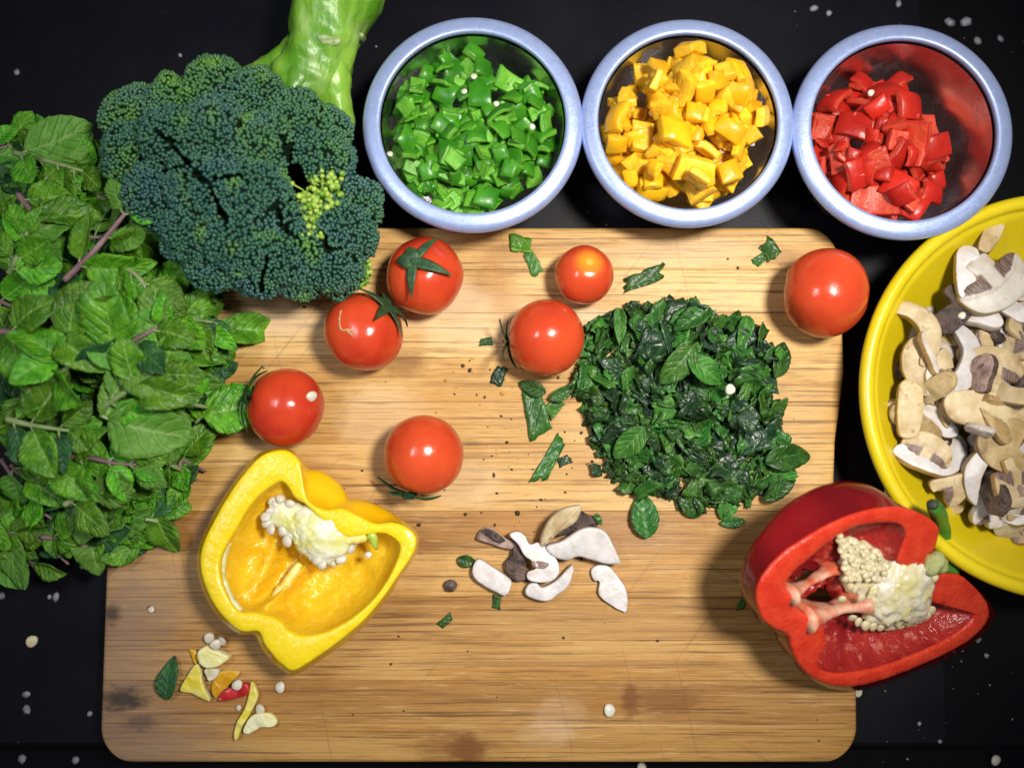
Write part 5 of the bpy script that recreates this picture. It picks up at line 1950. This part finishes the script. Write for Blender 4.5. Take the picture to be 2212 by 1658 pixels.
mush_px([(1640, 270), (1690, 240), (1730, 300), (1730, 360), (1680, 340)], bz + .006, .002, 'dark green scrap stuck on the mushroom gills', 'chop', 'chop', name='leaf_scrap', cat='leaf scrap', group=None)


def bowl_mushrooms():
    base, R, rb, H = BOWL
    rnd = random.Random(41)
    ol = {
        'oval': [(-1, 0), (-.85, .34), (-.2, .44), (.5, .40), (.97, .25), (1, -.2), (.5, -.38), (-.3, -.42), (-.8, -.32)],
        'crescent': [(-1, -.30), (-.92, .05), (-.7, .32), (-.2, .58), (.3, .55), (.75, .28), (.95, -.08), (1, -.36), (.82, -.42), (.55, -.14), (.15, .02), (-.35, 0), (-.75, -.32)],
        'cap': [(-.98, -.16), (-.96, .15), (-.75, .48), (-.3, .70), (.3, .70), (.75, .48), (.96, .15), (.98, -.16), (.80, -.30), (.55, -.30), (.36, -.26), (.32, -.45), (.34, -.66), (0, -.72), (-.34, -.66), (-.32, -.45), (-.36, -.26), (-.55, -.30), (-.80, -.30)],
        'half': [(-.14, -.62), (-.16, .05), (-.12, .64), (.3, .68), (.72, .46), (.95, .12), (.98, -.16), (.80, -.28), (.55, -.28), (.34, -.24), (.28, -.45), (.28, -.62)],
        'chunk': [(-.7, -.3), (-.66, .30), (-.1, .42), (.5, .34), (.75, -.1), (.45, -.46), (-.2, -.42)],
        'round': [(math.cos(t) * (1 + .05 * math.sin(3 * t)), .92 * math.sin(t)) for t in np.linspace(0, 2 * PI, 12, endpoint=False)]}

    def slice_mesh(kind, face, skin, s, th, sd, jit=None):
        pts = [(x * s * (jit.uniform(.94, 1.06) if jit else 1), y * s * (jit.uniform(.94, 1.06) if jit else 1)) for x, y in ol[kind]]
        v, f, n = slab(pts, th, 56, .14, .0009, .25, sd)
        idx = []
        for r in range(5): idx += [0 if r in (0, 4) else 1] * n
        idx += [0, 0]
        return puff(mk('mushroom_slice', v, f, [M[face], M[skin]], idx, uv=[(q[0] / s, q[1] / s) for q in v]), .0008, 120, sd)
    ms = []
    for kind, face, skin, wgt, sz, th in (('oval', 'm_cream', 'm_tan', 3, .0135, .0028), ('oval', 'm_tan', 'm_skin', 3, .015, .003), ('crescent', 'm_white', 'm_skin', 4, .018, .0030), ('crescent', 'm_cream', 'm_skin', 4, .017, .0034),
                                          ('cap', 'm_gilled', 'm_skin', 3, .0175, .0026), ('cap', 'm_gilled_tan', 'm_skin', 3, .017, .0026), ('half', 'm_gilled', 'm_skin', 2, .018, .0028), ('half', 'm_gilled_tan', 'm_skin', 2, .018, .0028),
                                          ('chunk', 'm_gill', 'm_gill', 6, .014, .004), ('chunk', 'm_pink', 'm_gill', 4, .012, .004), ('chunk', 'm_white', 'm_skin_white', 2, .010, .004)):
        for _ in range(wgt):
            s = sz * rnd.uniform(.85, 1.15)
            ms.append((slice_mesh(kind, face, skin, s, th * rnd.uniform(.8, 1.15), rnd.randrange(99), rnd), s, kind))
    cx, cy = base.x, base.y

    def fn(X, Y):
        d2 = ((X - cx) ** 2 + (Y - cy) ** 2) / (R * R)
        return base.z + .005 + .010 * np.clip(1 - d2 * 1.15, 0, 1) + .030 * np.clip(d2 - .30, 0, 1)
    Hm = Height(cx, cy, R * 1.05, fn=fn)
    n = 0
    while n < 150:
        a, d = rnd.uniform(0, 2 * PI), math.sqrt(rnd.random()) * .70
        if math.cos(a) > .55: continue                     # right of the frame
        x, y = cx + math.cos(a) * d * R, cy + math.sin(a) * d * R * .94
        me, s, kind = ms[rnd.randrange(len(ms))]
        k = rnd.uniform(.85, 1.15)
        z, nr = Hm.drop(x, y, s * k * .6, .0032, 72)
        o = link('mushroom_slice', me)
        nr = (nr + Vector((rnd.gauss(0, .40), rnd.gauss(0, .40), 0))).normalized()
        o.rotation_euler = (nr.to_track_quat('Z', 'Y').to_matrix() @ Matrix.Rotation(rnd.uniform(0, 6.3), 3, 'Z')).to_euler()
        o.location = (x, y, z + .002)
        o.scale = (k, k, k)
        tag(o, 'browned mushroom slice among the others in the yellow bowl', 'mushroom', 'mushroom slices in the yellow bowl')
        n += 1

    def own(px, py, kind, face, skin, s_px, th, ang, z, lab, nx=0., ny=0.):
        z = .012 + (z - .012) * .62 + .004
        s = s_px * mpp(z)
        o = link('mushroom_slice', slice_mesh(kind, face, skin, s, th * .7, int(px)))
        o.rotation_euler = (Vector((nx, ny, 1)).normalized().to_track_quat('Z', 'Y').to_matrix() @ Matrix.Rotation(math.radians(ang), 3, 'Z')).to_euler()
        p = at(px, py, z)
        o.location = p
        tag(o, lab, 'mushroom', 'mushroom slices in the yellow bowl')
    own(1962, 880, 'oval', 'm_cream', 'm_tan', 64, .005, -5, .046, 'smooth oval mushroom slice nearest the left wall of the yellow bowl', -.1, 0)
    own(1975, 915, 'oval', 'm_tan', 'm_skin', 62, .004, -8, .042, 'thin slice edge just below the smooth oval mushroom slice', -.1, -.2)
    own(1975, 715, 'crescent', 'm_cream', 'm_skin', 78, .008, 62, .047, 'cream curved cap slice at the upper left inside the yellow bowl', -.15, .1)
    own(2065, 785, 'crescent', 'm_white', 'm_skin_white', 88, .006, 22, .051, 'bright white curved slice in the middle of the yellow bowl', -.1, .1)
    own(2140, 610, 'cap', 'm_gilled', 'm_tan', 88, .008, 38, .052, 'large white cap slice at the top of the yellow bowl', 0, .15)
    own(2085, 590, 'oval', 'm_white', 'm_tan', 62, .006, 50, .050, 'white slice left of the large white cap in the yellow bowl', -.1, .15)
    own(2135, 515, 'oval', 'm_cream', 'm_skin', 44, .006, 40, .047, 'topmost mushroom slice against the upper wall of the yellow bowl', -.1, .3)
    own(2172, 960, 'round', 'm_tan', 'm_skin', 64, .006, 10, .054, 'round ringed mushroom slice low at the right of the yellow bowl', 0, -.05)
    own(2130, 885, 'oval', 'm_cream', 'm_tan', 92, .006, -6, .055, 'long pale slice above the round ringed slice in the yellow bowl', 0, -.05)
    own(2140, 800, 'cap', 'm_gilled_tan', 'm_skin', 70, .007, 170, .052, 'brown half slice with dark spots in the yellow bowl', 0, .1)
    own(2118, 1025, 'crescent', 'm_white', 'm_skin', 70, .007, 120, .047, 'white faced crescent beside the round ringed slice in the yellow bowl', -.1, -.1)
    own(2000, 975, 'cap', 'm_gilled_tan', 'm_skin', 55, .005, 60, .044, 'pinkish mushroom slice with stalk at the left of the yellow bowl', -.2, 0)
    own(2045, 1035, 'half', 'm_gilled_tan', 'm_skin', 58, .006, -30, .042, 'tan chunk at the lower left of the mushrooms in the yellow bowl', -.2, -.2)
    own(2135, 1105, 'cap', 'm_gilled', 'm_skin_white', 44, .007, 20, .041, 'lowest white chunk of mushroom in the yellow bowl', 0, -.3)
    own(2198, 1090, 'chunk', 'm_cream', 'm_skin', 52, .007, 60, .044, 'cream chunk at the lower right of the yellow bowl', 0, -.3)
    own(2050, 690, 'chunk', 'm_gill', 'm_gill', 62, .006, 40, .047, 'dark ragged gill chunk at the upper left of the yellow bowl', 0, .1)
    own(2070, 650, 'chunk', 'm_gill', 'm_gill', 52, .005, 120, .046, 'dark gill chunk under the white slices in the yellow bowl', 0, .2)
    loose_seed(2077, 682, .0425, 8, 'white pepper seed on the dark mushroom gills in the bowl', seed=2)


bowl_mushrooms()

# ------------------------------------------------------------------ scraps of pepper and seeds on the board
M['pale_yellow'] = flesh('pale_yellow_flesh', (0.78, 0.72, 0.30), (0.82, 0.80, 0.55), .35, 140, sss=.3, bump=.0006, bscale=400)
M['yellow_bit'] = flesh('yellow_bit', (0.74, 0.60, 0.04), (0.80, 0.72, 0.22), .3, 140, sss=.3, bump=.0004, bscale=400)
M['orange_bit'] = flesh('orange_bit', (0.55, 0.26, 0.008), (0.68, 0.38, 0.012), .25, 140, sss=.2, bump=.0003, bscale=300)
M['red_bit'] = flesh('red_bit', (0.42, 0.012, 0.02), (0.52, 0.03, 0.03), .25, 140, sss=.2, bump=.0003, bscale=300)
SK = dict(K=.184, OX=305.1, OY=1328.2, group=None, cat='pepper scrap', name='pepper_scrap')
mush_px([(670, 420), (760, 360), (830, 400), (900, 420), (1020, 490), (980, 550), (840, 620), (700, 590), (660, 510)], bz, .0065, 'lumpy pale yellow bit of pepper core with seeds on it', 'pale_yellow', 'pale_yellow', wav=.002, **SK)
mush_px([(650, 570), (700, 640), (720, 780), (800, 1010), (600, 920), (450, 890), (520, 740)], bz, .0036, 'pale yellow wedge of pepper beside the dull green leaf', 'yellow_bit', 'pale_yellow', .1, .1, **SK)
mush_px([(920, 670), (1140, 670), (1060, 780), (940, 900), (870, 970), (820, 830)], bz, .0032, 'orange yellow triangle of pepper among the scraps', 'orange_bit', 'yellow_bit', **SK)
mush_px([(740, 640), (900, 630), (890, 720), (790, 770)], bz, .004, 'small pinkish clump between the pepper scraps', 'core_red', 'core_red', wav=.0015, **SK)
mush_px([(920, 930), (1000, 870), (1220, 800), (1260, 900), (1180, 960), (920, 1010)], bz, .0042, 'dark red stick of pepper among the scraps', 'red_bit', 'red_bit', **SK)
mush_px([(1290, 780), (1350, 880), (1360, 980), (1250, 1200), (1170, 1330), (1130, 1450), (1085, 1460), (1110, 1280), (1200, 1120), (1250, 960)], bz, .0036, 'thin curved yellow strip of pepper', 'yellow_bit', 'yellow_bit', **SK)
mush_px([(1190, 1370), (1250, 1230), (1340, 1160), (1500, 1150), (1590, 1240), (1550, 1310), (1400, 1320), (1270, 1390)], bz, .0034, 'pale yellow slice lowest of the pepper scraps', 'pale_yellow', 'yellow_bit', **SK)
mush_px([(560, 400), (650, 430), (660, 560), (620, 560), (590, 480)], bz, .002, 'tiny orange sliver above the pale yellow wedge', 'orange_bit', 'orange_bit', **SK)
pz = BOARD_Z + .0012
for k, (x, y, r, z, lab) in enumerate(((800, 260, 11.5, .002, 'white seed topmost on the lumpy pepper core'), (868, 345, 11.5, .006, 'white seed in the middle of the lumpy pepper core'), (940, 300, 9.5, .002, 'white seed right of the lumpy pepper core'),
                                       (1120, 822, 11, .005, 'cream seed lying on the dark red stick'), (1395, 1115, 11, .001, 'white seed above the lowest pepper slice'), (1145, 1080, 6, .0005, 'tiny brown seed left of the yellow strip'))):
    loose_seed(305.1 + x * .184, 1328.2 + y * .184, pz + z, r, lab, seed=k)
loose_seed(605, 1482, pz, 11.5, 'white seed alone below the tip of the yellow pepper', seed=1)
loose_seed(1317, 1535, pz, 13, 'white seed alone near the lower middle of the board', seed=3)
loose_seed(1577, 842, BOARD_Z + .019, 11, 'white seed on the chopped mint heap', seed=4)
p3 = T[3][2]
loose_seed(672, 856, BOARD_Z + .0300, 12, 'white seed stuck on the tomato beside the mint', seed=2, rot=(.5, .7, .3))
loose_seed(327, 1316, pz, 7, 'cream crumb near the left edge of the board', 'crumb', seed=0)
loose_seed(1851, 1494, .0016, 11, 'white seed on the counter beside the lower right board edge', seed=0)
loose_seed(1920, 1066, .0016, 13, 'white seed on the counter between the red pepper and the bowl', seed=1, rot=(.4, .2, 1.4))
loose_seed(1386, 1654, -.010, 10, 'white seed below the lower edge of the board', seed=2)
loose_seed(70, 1383, .0016, 12, 'large pale crumb on the counter at lower left', 'crumb', seed=3, white=0)
loose_seed(2152, 1640, -.010, 11, 'white seed at the lower right corner of the picture', seed=2)


def pellet():
    v, f = seed_mesh(.0030, random.Random(1), .8)
    o = link('pellet', mk('pellet', [Vector(q) * (1 + .12 * mnoise.noise(Vector(q) * 500)) for q in v], f, flesh('dark_pellet', (.05, .035, .03), (.13, .10, .09), .5, 400, bump=.0006, bscale=500)))
    p = at(972, 1264, BOARD_Z + .002)
    o.location = (p.x, p.y, BOARD_Z + .0022)
    tag(o, 'small dark brown pellet left of the mushroom slices', 'pellet')


pellet()


# ------------------------------------------------------------------ specks too small to count
def specks(name, label, zone, n, r0, r1, mat, z, seed, extra=()):
    rnd = random.Random(seed)
    V, F = [], []
    bm = bmesh.new(); bmesh.ops.create_icosphere(bm, subdivisions=1, radius=1.0)
    base = [tuple(v.co) for v in bm.verts]; fc = [tuple(v.index for v in f.verts) for f in bm.faces]; bm.free()
    pts = list(extra)
    while len(pts) < n + len(extra):
        q = zone(rnd)
        if q: pts.append((*q, r0 + (r1 - r0) * rnd.random() ** 2.5))
    for px, py, r in pts:
        zz = z(px, py)
        p = at(px, py, zz)
        a = rnd.uniform(0, 6.3); k = rnd.uniform(.8, 1.25); m = mpp(zz) * r
        for b in base:
            x, y = b[0] * k * rnd.uniform(.8, 1.2), b[1] / k * rnd.uniform(.8, 1.2)
            V.append((p.x + m * (x * math.cos(a) - y * math.sin(a)), p.y + m * (x * math.sin(a) + y * math.cos(a)), zz + m * .45 * (b[2] + .7)))
        o = len(V) - len(base)
        F += [tuple(i + o for i in f) for f in fc]
    o = link(name, mk(name, V, F, mat))
    tag(o, label, None, None, 'stuff')


ledge_y = 1621
cz = lambda px, py: (-.0118 if py > ledge_y else (.0013 if px < 2040 else .0003))


def czone(r):
    x, y = r.uniform(-20, 2230), r.uniform(-20, 1660)
    if 216 < x < 1850 and 490 < y < 1650: return None
    w = .25
    if x > 1850 and y > 1400: w = 1.0
    if 1650 < x < 2212 and y < 120: w = .8
    if 780 < x < 1330 and y < 160: w = .9
    if x < 216 and y > 1240: w = .45
    if x < 700 and y < 200: w = .15
    return (x, y) if r.random() < w else None


M['crumb'] = flesh('pale_crumbs', (.16, .16, .20), (.34, .33, .36), .5, 300, bump=0)
specks('crumbs', 'pale crumbs and drops scattered on the black counter', czone, 80, 0.8, 3.0, M['crumb'], cz, 3,
       extra=[(60, 1530, 10), (58, 1498, 9), (195, 1540, 7), (38, 157, 8), (18, 1255, 8), (5, 1285, 9), (123, 1288, 10), (108, 1288, 6), (390, 120, 5), (2110, 1378, 9), (2095, 1385, 6), (1757, 20, 10), (1790, 30, 8), (1940, 10, 8),
              (2085, 50, 14), (2050, 50, 12), (2110, 90, 10), (2160, 85, 8), (2020, 620, 4), (1950, 580, 4), (2130, 1415, 6), (1985, 1562, 5), (2030, 1600, 5), (50, 1637, 10), (165, 1640, 9)])


def bzone(r):
    if r.random() < .6:
        x, y = r.gauss(1150, 110), r.gauss(960, 150)
    else:
        x, y = r.uniform(330, 1800), r.uniform(540, 1600)
    return (x, y) if 240 < x < 1780 and 520 < y < 1620 else None


M['speck'] = flesh('dark_specks', (.03, .018, .012), (.09, .045, .02), .7, 300, bump=0)
specks('herb_specks', 'tiny dark flecks scattered over the board', bzone, 150, 1.0, 4.2, M['speck'], lambda x, y: BOARD_Z + .0001, 5,
       extra=[(1118, 1108, 6), (1000, 790, 5), (1015, 800, 5), (1005, 1110, 4), (905, 1133, 5), (1095, 955, 4), (325, 1312, 6)])
M['amber'] = flesh('amber_flecks', (.45, .22, .02), (.55, .32, .04), .4, 300, bump=0)
specks('juice_flecks', 'small amber flecks on the board left of the chopped mint', lambda r: (r.gauss(1050, 60), r.gauss(820, 60)), 14, 2, 5, M['amber'], lambda x, y: BOARD_Z + .0001, 8)
